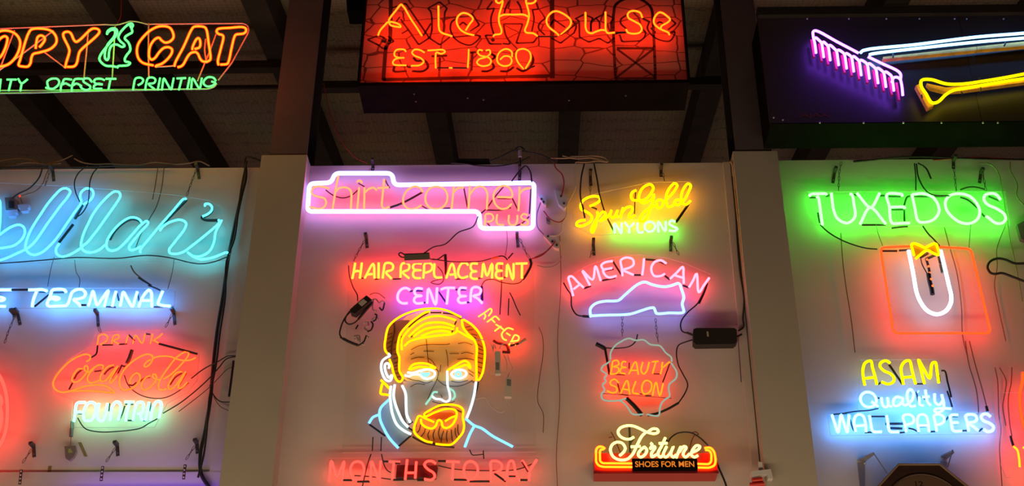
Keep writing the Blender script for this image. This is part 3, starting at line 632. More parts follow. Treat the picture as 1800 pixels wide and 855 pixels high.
darks(s, 'C8', 1.6, D - .012, ['1215,258 1195,310', '1180,375 1150,410', '610,470 680,445', '875,150 1020,150', '1040,155 1200,180 1285,235', '1240,400 1290,430', '500,460 480,560', '590,345 700,240 850,150'])
darks(s, 'C8', 1.4, D - .02, ['395,290 400,400 370,560 360,700'], 'lead_wire')
darks(s, 'C7', 1.0, D - .01, ['1195,385 1150,430 1050,445 900,420 800,385 700,400 655,460 645,500', '905,200 912,450 905,600 890,850', '1020,560 1060,640 1110,760 1160,860', '1008,640 1005,720 1000,860'], 'lead_wire')
darks(s, 'C6', 1.0, D - .01, ['95,205 105,330 130,420 160,500 210,590 215,670', '1270,215 1330,290 1345,400 1290,450 1180,425 1330,375'], 'lead_wire')
# unlit 'before' lettering: clear tube stubs
stub = clear('clear_glass_stub', (.75, .7, .66), .35, .12, (.7, .66, .6))
darks(s, 'F1', 1.5, D, ['470,250 500,280 525,200', '400,400 430,380 440,330 420,320', '340,510 380,490 400,430 380,400', '215,480 240,440', '240,660 300,620 330,550', '240,660 180,640 100,600 50,570'], 'blackout_sleeve')
darks(s, 'F1', 1.4, D, ['390,170 430,160 470,200 490,180 525,190', '300,420 340,400 350,440 310,470 345,500', '200,590 240,600 230,570 200,560 250,550 260,620', '390,380 420,360 460,370', '280,640 310,650', '405,160 400,270 440,290', '330,560 360,570'], 'unlit_letter', stub)
# small white transformers and leads on the sheet
ballm = mat('cream_plastic', (.62, .55, .45), .5)
def slab(parent, reg, q, d, th, m, name='body'):
    return poly(parent, reg, q, d, th, m, name)
for reg, q, lab in (('F2', '140,180 188,180 190,365 145,368', 'small cream transformer block with a round top wire beside the red letters'), ('F2', '232,400 285,405 280,560 222,558', 'lower small cream transformer block right of the portrait')):
    x, y = nat(reg, q)[3]
    t_ = sign('transformer_block', lab, x, y, .12, 'transformer')
    slab(t_, reg, q, .125, .03, ballm, 'case')
    pts = nat(reg, q)
    tx = [(pts[0][0] + 2, pts[0][1] + (20 if '140,' in q else 3)), (pts[1][0] - 2, pts[1][1] + (20 if '140,' in q else 3)), (pts[1][0] - 2, pts[1][1] + (33 if '140,' in q else 14)), (pts[0][0] + 2, pts[0][1] + (33 if '140,' in q else 14))]
    mb = MB(); mb.prism([P(a, b, .1265) for a, b in tx], .001); mb.build('printed_label', mat('grey_label', (.22, .2, .18), .6), t_)
    darks(t_, 'F2', .9, .10, ['p 130,180 110,120 60,85 -20,80; 150,160 135,120 125,175; 180,160 200,125 250,110 300,110', '190,365 235,345 240,270 215,210', '145,365 115,370 110,340 130,300'] if '140,' in q else ['250,395 270,350 290,320 260,260 250,200', '240,565 240,640 200,690 130,660 60,570 -20,580', '265,565 275,620 300,700 300,855'], 'lead', whitec)
darks(s, 'F2', 2.6, D - .02, ['130,90 160,110 240,130 260,190', '205,185 270,190'], 'electrode_cap', mat('maroon_cap', (.12, .01, .02), .5))
darks(s, 'F2', 2.2, D, ['270,135 340,115'], 'electrode_cap')
darks(s, 'F2', 2.6, D, ['340,115 400,78'], 'electrode', mat('tan_glass', (.5, .33, .2), .4))

# ---- red sign at the bottom edge
s = sign('red_capital_sign', 'row of red capital letters on a clear sheet at the bottom edge under the portrait', 760, 860, .07)
D = .075
tubes(s, 'D3', 'red', 2.2, D, ['82,695 95,520 112,370 155,500 200,622 260,500 312,380 300,520 290,650', 'c 530,378 590,400 627,480 610,600 540,662 470,665 430,600 418,480 460,400', '728,692 738,530 747,378 810,530 870,682 880,530 895,370', '1030,382 1200,386; 1100,400 1090,520 1080,652',
 '1312,348 1295,500 1280,662; 1457,380 1448,500 1440,642; 1300,556 1440,556', '1762,410 1700,372 1620,380 1585,430 1640,500 1730,560 1748,620 1690,668 1580,655'])
tubes(s, 'D4', 'red', 2.2, D, ['130,380 240,380 340,386; 240,400 232,520 230,662', 'c 510,373 580,400 627,480 615,580 560,650 490,667 430,620 408,520 440,410', '835,692 838,520 842,380 940,375 1007,430 990,510 880,556', '1060,682 1095,520 1130,380 1180,370 1230,560 1285,682; 1120,580 1230,590', '1330,360 1385,440 1440,520 1500,440 1562,348; 1445,530 1435,682'])
darks(s, 'D3', 1.9, D, ['300,672 440,674', '520,695 720,695', '1090,668 1260,666', '1470,672 1580,672', '925,378 1010,378', '1120,402 1200,406'])
darks(s, 'D4', 1.9, D, ['0,370 125,372', '250,665 460,668', '500,692 820,692', '890,565 1070,695', '1120,610 1230,608', '1300,670 1420,672', '1330,380 1430,540'])
acrylic(s, 'N', '575,806 948,803 955,905 570,908', D - .03)
darks(s, 'D3', 1.0, D - .01, ['770,-10 760,210; 740,260 690,400 650,560 620,700 600,780', '905,-10 895,210; 905,260 950,440 1000,520 1050,550', '480,600 760,620 1050,660'], 'lead_wire')
darks(s, 'D4', 1.0, D - .01, ['0,440 120,470 250,495 500,515 820,522 1100,520 1300,490 1490,415', '500,190 540,270 600,275 720,262; 715,205 725,335'], 'lead_wire')
t_ = sign('flat_transformer', 'dark flat transformer mounted behind the red letters T, H and S', 760, 836, .05, 'transformer')
mb = MB(); mb.prism([P(x, y, .043) for x, y in nat('D3', '1150,430 1790,440 1760,625 1130,625')], .04); mb.build('case', mat('maroon_case', (.03, .012, .012), .5), t_)

# ---- yellow script with white-green capitals
s = sign('yellow_script_sign', 'yellow script over white green capitals on a cut clear sheet, right of centre bay', 1110, 412, .06)
D = .06
tubes(s, 'D5', 'amber', 2.1, D, ['275,395 340,370 400,330 410,290 365,265 270,275 190,320 155,390 170,440 240,475 300,530 290,590 220,640 150,660 105,650 110,610 160,585 218,580', '375,470 378,520 350,650 312,742 298,720 330,620 400,520 450,470 482,490 460,540 410,590 480,560 540,500',
 '560,450 545,520 580,550 620,500 642,450 622,530 660,535', '680,545 695,480 715,418; 692,495 730,440 770,410 830,408 838,450 790,520 810,550 870,515',
 '885,185 840,210 820,260 840,310 920,320 1000,310 1080,230 1112,150 1075,108 990,140 935,220 925,310 980,357 1050,330 1100,290 1120,240 1110,320 1080,400 1030,540 970,600 938,590 960,510 1050,430 1130,390 1160,380',
 '1165,385 1150,345 1190,310 1240,330 1230,390 1180,422 1150,390', '1240,350 1290,300 1350,245 1400,180 1427,120 1395,93 1340,140 1290,230 1285,330 1310,402 1360,392 1400,345', '1472,322 1420,310 1393,350 1430,382 1480,352; 1480,360 1530,300 1580,200 1605,120 1570,98 1510,170 1480,270 1500,360 1550,372 1602,325'])
tubes(s, 'D5', 'lime', 2.3, D, ['605,750 602,690 600,625 650,690 690,752 693,690 697,620', '735,610 795,670 862,618; 795,672 795,748', '905,618 905,710 930,742 982,737', 'c 1060,603 1120,620 1137,670 1100,722 1040,727 1003,690 1010,630', '1180,737 1180,600 1270,725 1275,598', '1402,602 1350,588 1323,625 1370,662 1427,692 1400,722 1318,715'], 'capital')
darks(s, 'D5', 1.6, D - .015, ['275,395 370,435', '180,380 195,460 210,550', '500,545 550,640 590,720', '1000,725 1035,730'])
darks(s, 'D5', 1.1, D - .02, ['880,205 870,350 865,500'])
darks(s, 'D5', 2.4, D - .01, ['1575,372 1500,480 1415,605'])
acrylic(s, 'D5', '300,240 780,140 1050,80 1610,66 1628,330 1440,745 300,775 60,650 45,500 120,370', D - .028)
# ---- pink arc with shoe
s = sign('arched_shoe_sign', 'arched pink capitals above the pale blue outline of a shoe', 1120, 556, .06)
D = .065
tubes(s, 'D6', 'rose', 2.1, D, ['165,482 140,380 118,285 150,278 215,340 277,397; 170,412 235,362', '342,372 300,290 263,217 370,312 400,168 455,322', '582,115 500,130 463,160 475,195 485,202 580,188 500,205 482,215 498,258 540,288 622,272', '685,272 678,190 668,108 720,80 790,95 803,150 760,185 690,210 740,235 803,262',
 '912,92 905,180 893,262', '1147,142 1090,108 1020,130 988,200 1020,272 1090,272 1132,250', '1188,302 1255,240 1322,178 1328,260 1332,352; 1240,267 1320,292', '1388,392 1430,320 1467,248 1490,447 1545,370 1600,293'])
tubes(s, 'D6', 'shoe', 2.3, D, ['350,705 347,620 400,565 500,540 600,538 645,530 720,465 850,360 920,337 1000,365 1120,387 1200,375 1280,353 1310,420 1332,500 1315,570 1332,650 1310,662 1180,663 1045,668 1030,640 1015,610 980,610 880,640 780,672 700,682 540,685 360,693'], 'shoe_outline')
darks(s, 'D6', 1.9, D - .01, ['278,405 352,378', '470,322 610,292', '585,122 682,272', '805,263 890,264', '925,98 1050,112 1145,152', '1125,265 1185,312', '1320,372 1388,397', '505,217 590,200'])
acrylic(s, 'D6', '65,320 150,260 300,170 560,80 850,43 1150,83 1350,140 1612,255 1612,300 1510,560 1450,695 330,705 200,682 140,560', D - .028)
darks(s, 'D6', 1.3, D - .01, ['65,345 100,410 140,470 150,600 200,680 265,698 340,702', '1580,340 1560,410 1540,450 1480,560 1370,660 1310,740 1298,800 1320,860 1410,880'], 'lead_wire')
darks(s, 'D6', 2.4, D - .01, ['1575,350 1545,440 1490,560', '265,697 340,703'])
# ---- head outline sign
s = sign('head_outline_sign', 'pale jagged outline of a head round two rows of orange capitals', 1125, 728, .06)
D = .065
tubes(s, 'D7', 'tanger', 1.5, D, ['190,390 203,320 215,260 258,253 272,290 220,315 262,322 272,345 250,380 190,390', '347,268 315,262 300,310 345,322 300,328 285,370 340,386', '373,387 440,265 468,392; 395,352 452,350', '512,270 495,350 520,387 550,362 577,268', '603,265 670,260; 642,270 610,382', '710,270 705,322 782,266; 705,330 690,387'])
tubes(s, 'D7', 'tanger', 1.5, D, ['272,475 230,440 190,460 190,492 245,520 252,560 210,577 153,555', '290,582 355,452 382,592; 310,537 370,547', '442,460 413,572 472,587', 'c 545,452 592,470 602,520 570,577 522,585 503,540 515,480', '610,602 645,468 682,607 717,483'])
tubes(s, 'D7', 'outline', 1.5, D, ['190,240 187,200 197,155 250,90 300,60 340,38 380,30 440,50 520,45 590,92 680,103 710,130 740,172 797,220 802,262', '795,275 820,310 852,370 845,430 780,490 772,540 780,612 740,640 700,682 683,740 670,805 550,792', '187,255 150,285 110,310 98,350 125,370 150,392 128,430 142,460 110,495 130,550 98,590 110,640 160,657 280,652 345,632; 280,655 310,670 345,703 372,740 400,782 440,795 520,790'], 'outline_tube')
darks(s, 'D7', 4.0, D - .01, ['45,85 90,108 130,130', '350,630 430,710 505,800'], 'electrode_cap')
darks(s, 'D7', 2.2, D - .012, ['135,135 150,220 180,390', '560,802 660,780 760,740 870,678'])
darks(s, 'D7', 1.2, D - .012, ['260,480 290,590', '782,280 750,370 712,470', '220,392 335,397', '610,385 688,388', '377,275 375,335', '485,587 515,590', '535,602 600,605', '290,590 370,602'])
darks(s, 'D7', .8, D - .02, ['95,582 450,605 800,632'], 'support_rod', steel)
darks(s, 'D7', 1.2, D - .012, ['870,678 940,570 962,490 910,380 870,300 850,180 870,100 960,60 1010,45', '460,-10 440,60 380,110 250,130 130,125'], 'lead_wire')
# ---- red box sign with cream script
s = sign('red_box_shoe_sign', 'cream script on a small red box with yellow corner tubes and a black name plate', 1152, 838, .11)
D = .14
redbox = mat('red_enamel', (.42, .02, .015), .35)
fr = [P(x, y, .125) for x, y in nat('D8', '105,430 1720,425 1735,690 105,695')]
x0, x1, z1, z0 = fr[0].x, fr[1].x, fr[0].z, fr[3].z
mb = MB(); mb.box((x0, -.125, z0), (x1, -.002, z1)); mb.build('box', redbox, s)
mb = MB(); mb.box((x0 - .004, -.129, z0 - .002), (x1 + .004, -.1255, z0 + .012)); mb.build('lower_lip', mat('dark_red_enamel', (.16, .008, .01), .4), s)
tubes(s, 'D8', 'cream', 2.4, D + .02, ['632,215 590,240 520,242 450,205 423,150 450,100 530,68 620,70 720,110 800,150 900,172 952,150 940,115 880,108 820,145 790,155 750,190 720,230 690,290 660,350 640,400 610,450 540,510 440,517 360,475 323,390 345,320 410,283 480,300 517,360 500,410 443,463; 590,345 720,338',
 '770,345 710,400 688,450 720,482 780,445 802,385 765,342', '850,295 872,312 860,350 845,372 900,340 912,355 865,430 870,478 935,445', '1047,225 1000,330 950,440 980,482 1030,440; 960,300 1075,298', '1065,340 1020,450 1050,482 1110,430 1152,342 1120,440 1150,482 1190,450', '1190,492 1220,410 1252,340 1225,420 1290,340 1322,352 1280,440 1310,482 1370,435', '1390,425 1480,380 1502,342 1460,328 1410,380 1388,450 1430,482 1477,460'])
tubes(s, 'D8', 'flame', 2.0, D, ['p 252,372 215,342 165,342 133,382 133,545 165,592 225,610 612,612', 'p 235,378 195,382 183,410 185,535 220,562 612,565', 'p 1462,618 1630,622 1700,590 1710,520 1692,410 1640,352 1562,362', 'p 1462,570 1620,575 1652,540 1655,440 1628,392 1572,387'], 'border_tube')
pl = [P(x, y, .155) for x, y in nat('D8', '608,500 1465,492 1465,640 612,645')]
mb = MB(); mb.box((pl[0].x, -.155, pl[3].z), (pl[1].x, -.1295, pl[0].z)); plate = mb.build('name_plate', boxm, s)
def text(parent, s_, px0, px1, pyb, pyt, d, m, name='lettering', ext=.001, bold=0.0, font=None):
    cu = bpy.data.curves.new(name, 'FONT'); cu.body = s_; cu.extrude = ext; cu.offset = bold
    o = bpy.data.objects.new(name, cu); C.objects.link(o); bpy.context.view_layer.update()
    me = bpy.data.meshes.new_from_object(o); bpy.data.objects.remove(o)
    xs = [v.co.x for v in me.vertices]; ys = [v.co.y for v in me.vertices]
    a = P(px0, pyb, d); b = P(px1, pyt, d)
    sx = (b.x - a.x) / (max(xs) - min(xs)); sz = (b.z - a.z) / (max(ys) - min(ys))
    org = Vector(parent.location)
    mx_, my_ = min(xs), min(ys)
    for v in me.vertices:
        x, y, z = v.co
        v.co = Vector((a.x + (x - mx_) * sx, -d - z, a.z + (y - my_) * sz)) - org
    o = link(name, me, parent, m)
    return o
text(s, 'SHOES FOR MEN', 1030 + 650 / 7.5, 1030 + 1425 / 7.5, 740 + 612 / 7.5, 740 + 535 / 7.5, .1565, emit('backlit_orange', (.85, .22, .02)), bold=.012)
darks(s, 'D8', 1.4, .14, ['1082,280 1120,225 1200,170 1300,152 1400,165 1500,225 1610,330'], 'lead_wire')
darks(s, 'D8', 1.9, .12, ['572,92 578,230 582,420'], 'blackout_sleeve')
darks(s, 'D8', 1.3, .12, ['630,240 590,300 580,420', '745,360 750,420', '1005,380 1010,420', '1055,240 1075,285', '870,290 885,300'], 'blackout_sleeve')

# ---- green capitals
s = sign('green_capital_sign', 'large white green capitals along the top of the right bay', 1600, 397, .06)
D = .06
tubes(s, 'E1', 'tux', 2.5, D, ['95,148 120,125 220,120 312,120 322,132; 190,165 208,160 240,330 262,490 270,530', '385,112 400,230 418,340 470,450 590,507 680,450 702,390 685,270 655,130 625,120', '723,110 900,300 1022,112; 765,517 900,300 1102,517', '1320,150 1315,128 1290,122 1120,125 1150,290 1185,505 1300,508 1420,505; 1150,295 1350,297 1350,312'])
tubes(s, 'E2', 'tux', 2.5, D, ['322,130 360,300 395,460 430,492 520,492 620,450 680,350 660,250 590,160 470,117 330,128', 'c 940,118 1080,150 1180,250 1217,360 1180,460 1080,512 970,500 860,430 780,330 765,220 830,140', '1490,197 1430,128 1350,115 1285,140 1273,200 1320,260 1450,322 1540,390 1555,460 1500,510 1420,502 1350,450 1298,413'])
darks(s, 'E1', 1.9, D - .015, ['95,167 180,170', '310,150 370,140', '680,135 722,135', '1025,145 1110,145', '1140,152 1300,155', '1180,327 1330,325', '785,530 1100,530', '1180,572 1310,555 1390,550', '210,370 220,430 235,500'])
darks(s, 'E2', 1.9, D - .015, ['345,152 560,155', '600,150 840,152', '960,165 1050,195 1180,300 1240,380 1290,430', '1330,150 1400,180 1480,212', '300,150 260,165 220,270', '220,330 225,480'])
acrylic(s, 'N', '1418,337 1767,337 1775,397 1436,397', D - .028)
# ---- jacket sign
s = sign('shirt_front_sign', 'orange red square tube round a white U with a yellow bow tie', 1660, 586, .08)
D = .085
tubes(s, 'G8', 'scarlet', 1.9, D, ['c p 600,104 800,96 1000,98 1248,114 1392,718 695,718'], 'border_tube')
tubes(s, 'G8', 'white', 3.3, D, ['803,125 820,210 836,290 868,450 920,540 960,570 1010,582 1070,557 1105,500 1108,450 1090,370 1060,240 1032,125'], 'collar_tube')
tubes(s, 'F5', 'amber', 2.1, D + .02, ['142,250 120,160 105,105 118,76 160,75 230,100 305,132 380,100 435,75 475,82 495,130 518,225 500,243 420,212 340,172 240,240 170,298'], 'bow_tie_tube')
poly(s, 'F5', '120,85 160,85 300,140 435,85 475,95 500,220 340,165 160,285', D + .008, .003, mat('olive_paint', (.30, .24, .03), .6), 'bow_tie_panel')
darks(s, 'G8', 2.0, D - .01, ['600,128 720,128', '735,125 815,120'])
darks(s, 'G8', 2.6, D - .01, ['885,175 940,145', '930,185 1010,150', '1020,170 1030,215'])
darks(s, 'G8', 2.4, D, ['928,185 945,240 955,300'], 'button_tube')
darks(s, 'G8', 4.2, D, ['945,292 955,350 968,400 974,440'], 'button_tube')
mb = MB(); dm = emit('button_glow', (3.0, .35, .06))
for k, (x, y) in enumerate(nat('G8', '935,190 946,239 954,286 964,330 975,378')):
    mb = MB(); p = P(x, y, D + (.012 if k > 2 else .006)); mb.ball(p, 2.1 * M1(p), 0, 10, 6); mb.build('button_light', dm, s)
darks(s, 'G8', 1.1, D - .01, ['890,185 900,225 935,290'], 'lead_wire')
darks(s, 'G8', 2.6, D, ['1030,225 1045,285'], 'electrode', mat('grey_green_glass', (.18, .25, .24), .3))
# ---- three line sign
s = sign('three_line_sign', 'yellow capitals, white script and blue white capitals on one clear sheet', 1600, 765, .06)
D = .065
tubes(s, 'E3', 'acid', 2.5, D, ['150,432 132,330 125,230 160,135 230,113 252,200 290,330 310,422; 155,342 290,327', '487,142 430,110 370,130 350,180 400,240 490,282 537,340 520,395 450,417 370,385', '660,422 640,310 630,200 680,120 740,110 770,220 800,340 820,417; 650,332 780,320', '937,412 900,260 860,98 930,220 1005,342 1040,145 1080,130 1105,260 1125,402'])
tubes(s, 'E3', 'blue', 2.3, D, ['c 180,523 260,548 302,620 285,690 210,722 130,692 93,610 120,550; 240,648 330,717', '370,598 390,700 430,722 460,690 452,598 470,700 512,717', '640,600 570,588 528,640 540,702 590,702 645,650; 650,598 660,690 700,700', '700,692 780,620 792,530 750,488 713,530 720,640 760,712 820,702', '870,588 880,690 930,702; 848,515 858,522', '950,498 965,600 980,655 1020,702; 910,590 1000,583', '1070,548 1080,660 1130,692 1180,640; 1165,558 1192,680 1180,760 1110,792 1068,770 1090,745 1190,738 1290,742'], 'script_letter')
tubes(s, 'E4', 'blue', 2.4, D, ['223,298 275,450 330,602 358,450 385,298 435,450 490,602 510,450 522,298', '640,592 622,510 608,430 630,330 690,288 760,310 800,400 820,592; 640,492 790,480', '878,308 900,440 930,572 960,592 1092,592', '1178,308 1200,430 1220,555 1250,592 1392,592', '1522,592 1495,450 1468,320 1560,288 1640,330 1652,410 1600,452 1510,472'])
tubes(s, 'E5', 'blue', 2.4, D, ['250,592 235,500 223,400 250,310 320,288 380,320 410,420 430,592; 260,482 400,480', '562,582 540,440 518,310 600,288 680,330 692,400 640,452 560,472', '932,298 830,298 798,330 808,390 822,432 932,432 825,438 825,500 835,545 870,580 1000,577', '1122,582 1098,440 1073,310 1150,288 1240,310 1262,380 1210,420 1110,440 1200,500 1292,572', '1502,330 1440,283 1370,290 1338,340 1380,400 1480,440 1552,500 1540,562 1460,592 1378,550'])
darks(s, 'E3', 2.2, D - .012, ['470,160 560,290 650,422'])
darks(s, 'E3', 1.6, D - .012, ['325,422 365,395', '828,417 922,414', '112,250 125,340 138,430', '830,520 860,660', '1238,510 1270,610 1302,720', '895,580 950,620', '320,600 345,605', '1130,300 1140,390'])
darks(s, 'E3', 1.7, D - .012, ['1160,240 1205,245 1240,380 1270,500 1290,590'], 'lead_wire')
darks(s, 'E3', 1.4, D - .02, ['-110,800 60,775 200,765 330,738'], 'lead_wire')
darks(s, 'E4', 1.6, D - .012, ['910,325 1160,325', '542,380 600,560 650,600', '800,605 930,600', '245,290 480,270'])
darks(s, 'E4', 2.3, D - .02, ['1160,455 1470,450', '1240,530 1450,535'])
darks(s, 'E4', 1.5, D - .012, ['1560,530 1650,550 1745,605', '1410,610 1500,600'])
darks(s, 'E5', 1.6, D - .012, ['450,590 550,585', '1000,575 1110,570', '1305,582 1360,535', '712,400 768,330', '825,322 930,325', '840,455 920,455', '270,505 370,500', '575,470 650,460'])
acrylic(s, 'N', '1513,633 1648,632 1681,724 1745,727 1753,763 1460,766 1455,729 1507,725', D - .028)
# ---- red sign at the lower right edge
s = sign('red_edge_sign', 'red orange sign cut off by the right edge with short yellow tube', 1800, 832, .08)
tubes(s, 'E6', 'flame', 2.0, .10, ['355,548 385,575 400,640 405,708', '430,555 450,570 470,620 500,640', '470,700 490,620 520,600'], 'letter')
tubes(s, 'E6', 'scarlet', 2.4, .10, ['430,-20 425,60 405,140 410,260 440,400 480,480', '520,760 460,700 450,640', 'c 480,500 560,500 600,650 560,800 480,800', '560,60 520,200 560,400'], 'letter')
acrylic(s, 'E6', '252,135 700,130 700,800 300,790 262,700', .075)
# ---- purple sign just under the frame, whose glow lights the lower left board
s = sign('violet_strip_sign', 'violet tube sign just below the picture in the left bay', 250, 930, .08)
tubes(s, 'N', 'purple', 3.0, .10, ['p 110,884 400,880', 'p 115,905 395,900'], 'letter')

# ================================================================ garden tool sign
s = sign('garden_tool_sign', 'black board with a pink rake, white handle and yellow handle in neon', 1580, 258, .38)
Dp = .40
gl = mat('glossy_black_enamel', (0.010, 0.009, 0.010), 0.42, noise=.3, scale=4, spec=.8)
tl = P(1334, 32, Dp); bl = P(1352, 217, Dp)
x0 = (tl.x + bl.x) / 2 + .0; x1 = P(2100, 120, Dp).x
ymid = P(1500, 217, Dp).z
for xa, xb in ((x0, P(1712, 150, Dp).x - .002), (P(1712, 150, Dp).x, x1)):
    mb = MB(); mb.box((xa, -Dp, ymid + .006), (xb, -Dp + .02, tl.z)); mb.build('face_panel', gl, s)
mb = MB(); mb.box((x0, -Dp - .001, ymid), (x1, -Dp + .02, ymid + .0055)); mb.build('lower_lip', boxm, s)  # dark strip added to cover the green reflection on the panel's bottom edge
mb = MB(); mb.box((x0, -Dp + .0202, ymid), (x1, -.16, tl.z)); mb.build('cabinet', boxm, s)
for x, y in [(1419, 33), (1492, 33), (1558, 33), (1616, 33), (1678, 33), (1699, 33), (1764, 33), (1360, 207), (1376, 211), (1441, 216), (1518, 216), (1588, 216), (1655, 216), (1728, 216), (1754, 216)]:
    mb = MB(); p = P(x, y, Dp + .001); mb.ball(p, .006, 0, 8, 4); mb.build('rivet', mat('bright_steel', (.6, .58, .55), .3, .6), s)
text(s, 'AJAX', 1408, 1457, 208, 198, Dp + .0015, mat('faded_red_print', (.12, .025, .02), .7), name='maker_mark', ext=.0005)
D = .475
teeth = [(130, 285), (203, 325), (264, 355), (343, 400), (418, 432), (485, 460), (555, 495), (632, 527), (713, 570), (787, 605), (862, 640)]
st = []
for i, (x, y) in enumerate(teeth):
    tx, ty = x - 22, y - 138
    if i == 0: st.append('108,150 118,190 125,240 130,285')
    else:
        px_, py_ = teeth[i - 1][0] - 18, teeth[i - 1][1] - 128
        st.append('%d,%d %d,%d %d,%d %d,%d %d,%d %d,%d' % (px_ - 2, py_ + 2, px_ + 14, py_ - 16, tx - 16, ty - 16, tx, ty + 2, x - 8, y - 60, x, y))
st.append('842,560 862,516 890,512 920,530 930,560 940,620 945,682')
tubes(s, 'E8', 'pink', 2.3, D, st, 'rake_tine')
tubes(s, 'E8', 'pink', 2.3, D, ['530,285 330,180 130,75 105,82 105,140', '618,320 760,388 900,455 925,485 925,530'], 'rake_bar')
tubes(s, 'G4', 'cold', 2.6, D, ['1950,190 1720,216 1400,242 1000,292 660,330 642,345', '1950,228 1720,248 1400,275 1000,318 720,352 700,358'], 'handle_tube')
tubes(s, 'G4', 'yellow', 2.6, D, ['1950,442 1720,482 1600,505 1450,530 1300,550 1200,548 1100,520 1042,525 1038,562 1070,615 1108,672 1145,668 1200,618 1250,590 1320,578 1450,555 1600,530 1720,512 1950,470'], 'handle_tube')
racem = mat('ochre_raceway', (.80, .42, .05), .5, noise=.25, scale=20)
redst = mat('red_back_strip', (.55, .02, .04), .5)
def strip(reg, q, d, m, name, th=.03):
    poly(s, reg, q, d, th, m, name)
strip('G4', '790,372 1400,305 1400,328 790,386', .452, racem, 'raceway'); strip('G4', '1404,304 1950,245 1950,280 1404,326', .452, racem, 'raceway')
strip('G4', '1003,560 1030,545 1120,690 1082,708', .452, racem, 'raceway'); strip('G4', '1075,545 1200,572 1320,562 1950,480 1950,505 1320,590 1200,598 1100,572', .452, racem, 'raceway')
for i, (x, y) in enumerate(teeth + [(930, 690)]):
    ox, oy = x - 16, y + 36
    strip('E8', '%d,%d %d,%d %d,%d %d,%d' % (ox - 38, oy - 165, ox - 16, oy - 165, ox + 8, oy, ox - 12, oy), .445, redst, 'tine_backing', .015)
darks(s, 'G4', 1.6, .47, ['850,315 855,375', '1590,280 1580,300', '1040,620 1045,640', '1300,600 1310,615', '1418,510 1428,600'], 'tube_clamp', steel)

# ================================================================ brackets, chains, cords
def hanger(reg, q, label, d=.05, chain=None, wpx=2.6):
    pts = nat(reg, q)
    o = sign('sign_hanger', label, pts[0][0], pts[0][1], .0, 'bracket', 'steel sign hangers on the wall')
    mb = MB()
    a = P(*pts[0], .003); b = P(*pts[1], .003)
    w = wpx * M1(a)
    v = (b - a).normalized(); n = Vector((v.z, 0, -v.x)) * w
    mb.prism([a - n, b - n, b + n, a + n], .0028)
    mb.prism([a - n + Vector((0, -d, .01)), a - n * 1 + Vector((0, -d, -.004)), a + n + Vector((0, -d, -.004)), a + n + Vector((0, -d, .01))], d)
    mb.build('wall_plate', mat('plate_steel', (.10, .085, .08), .45, .6), o)
    mb = MB(); mb.ball(P((pts[0][0] * .3 + pts[1][0] * .7), (pts[0][1] * .3 + pts[1][1] * .7), .006), .005, 0, 8, 4); mb.build('screw', steel, o)
    if chain:
        c = [P(x, y, .055) for x, y in nat(reg, chain)]
        mb = MB(); tot = []
        for i in range(len(c) - 1):
            L = (c[i + 1] - c[i]).length; k = max(1, int(L / .022))
            for j in range(k): tot.append((c[i].lerp(c[i + 1], j / k), c[i].lerp(c[i + 1], (j + 1) / k)))
        for j, (p, q_) in enumerate(tot):
            v = (q_ - p); L = v.length * .62; v.normalize(); m_ = (p + q_) / 2
            n = Vector((v.z, 0, -v.x)) if j % 2 == 0 else Vector((0, 1, 0))
            ring = [m_ + v * math.cos(u) * L + n * math.sin(u) * .0052 for u in [2 * math.pi * z / 10 for z in range(10)]]
            mb.tube(ring, .0016, 0, 5, True)
        mb.build('chain', mat('chain_steel', (.14, .11, .10), .4, .7), o)
    return o
hanger('N', '656,288 655,300', 'hanger over the top edge above the violet bordered sign, left end', chain='652,297 646,306')
hanger('N', '914,300 913,318', 'hanger at the right end of the violet bordered sign', chain='913,302 905,312')
hanger('H4', '482,580 487,645', 'hanger holding the left corner of the portrait sheet', chain='470,595 430,665 395,735')
hanger('H4', '1512,575 1518,640', 'hanger holding the right corner of the portrait sheet', chain='1530,585 1575,685 1600,720')
hanger('F3', '380,185 383,260', 'hanger above the left half of the yellow script', chain='378,265 380,320')
hanger('N', '1162,298 1162,311', 'hanger above the right half of the yellow script', chain='1165,305 1168,318')
hanger('F3', '400,655 405,735', 'hanger under the yellow script above the arched pink letters, left one', chain='395,700 375,750')
hanger('N', '1179,425 1179,442', 'hanger above the arched pink letters under the green glow, right one', chain='1183,427 1193,448')
hanger('N', '1467,303 1464,322', 'hanger above the first green capital', chain='1479,285 1475,305 1474,335')
hanger('N', '1676,283 1676,297', 'hanger above the green letter O', chain='1677,297 1681,336')
hanger('N', '1724,305 1722,322', 'hanger above the green letter S', chain='1727,302 1733,336')
hanger('A8', '160,620 170,780', 'hanger above the left of the small orange capitals', chain='175,790 200,860')
hanger('A8', '1165,600 1180,760', 'hanger above the right of the small orange capitals', chain='1150,610 1060,790')
hanger('A7', '230,610 265,760', 'hanger left of the two above the orange script', chain='200,630 110,850 60,1000')
hanger('H5', '1360,105 1370,175', 'hanger at the wall top right of the cyan script', chain='1350,110 1305,230 1285,290')
hanger('H5', '362,115 370,190', 'hanger at the wall top above the cyan double l', chain='345,115 310,220')
hanger('N', '24,552 25,558', 'hanger under the blue strip sign at far left')
for x, y, lab in ((59, 786, 'long chained hanger near the red glow at lower left'), (206, 784, 'long chained hanger under the mint capitals'), (346, 780, 'long chained hanger beside the black cable bundle')):
    hanger('N', '%g,%g %g,%g' % (x, y, x + 1, y + 18), lab, chain='%g,%g %g,%g' % (x - 3, y + 4, x - 19, y + 28), wpx=3)
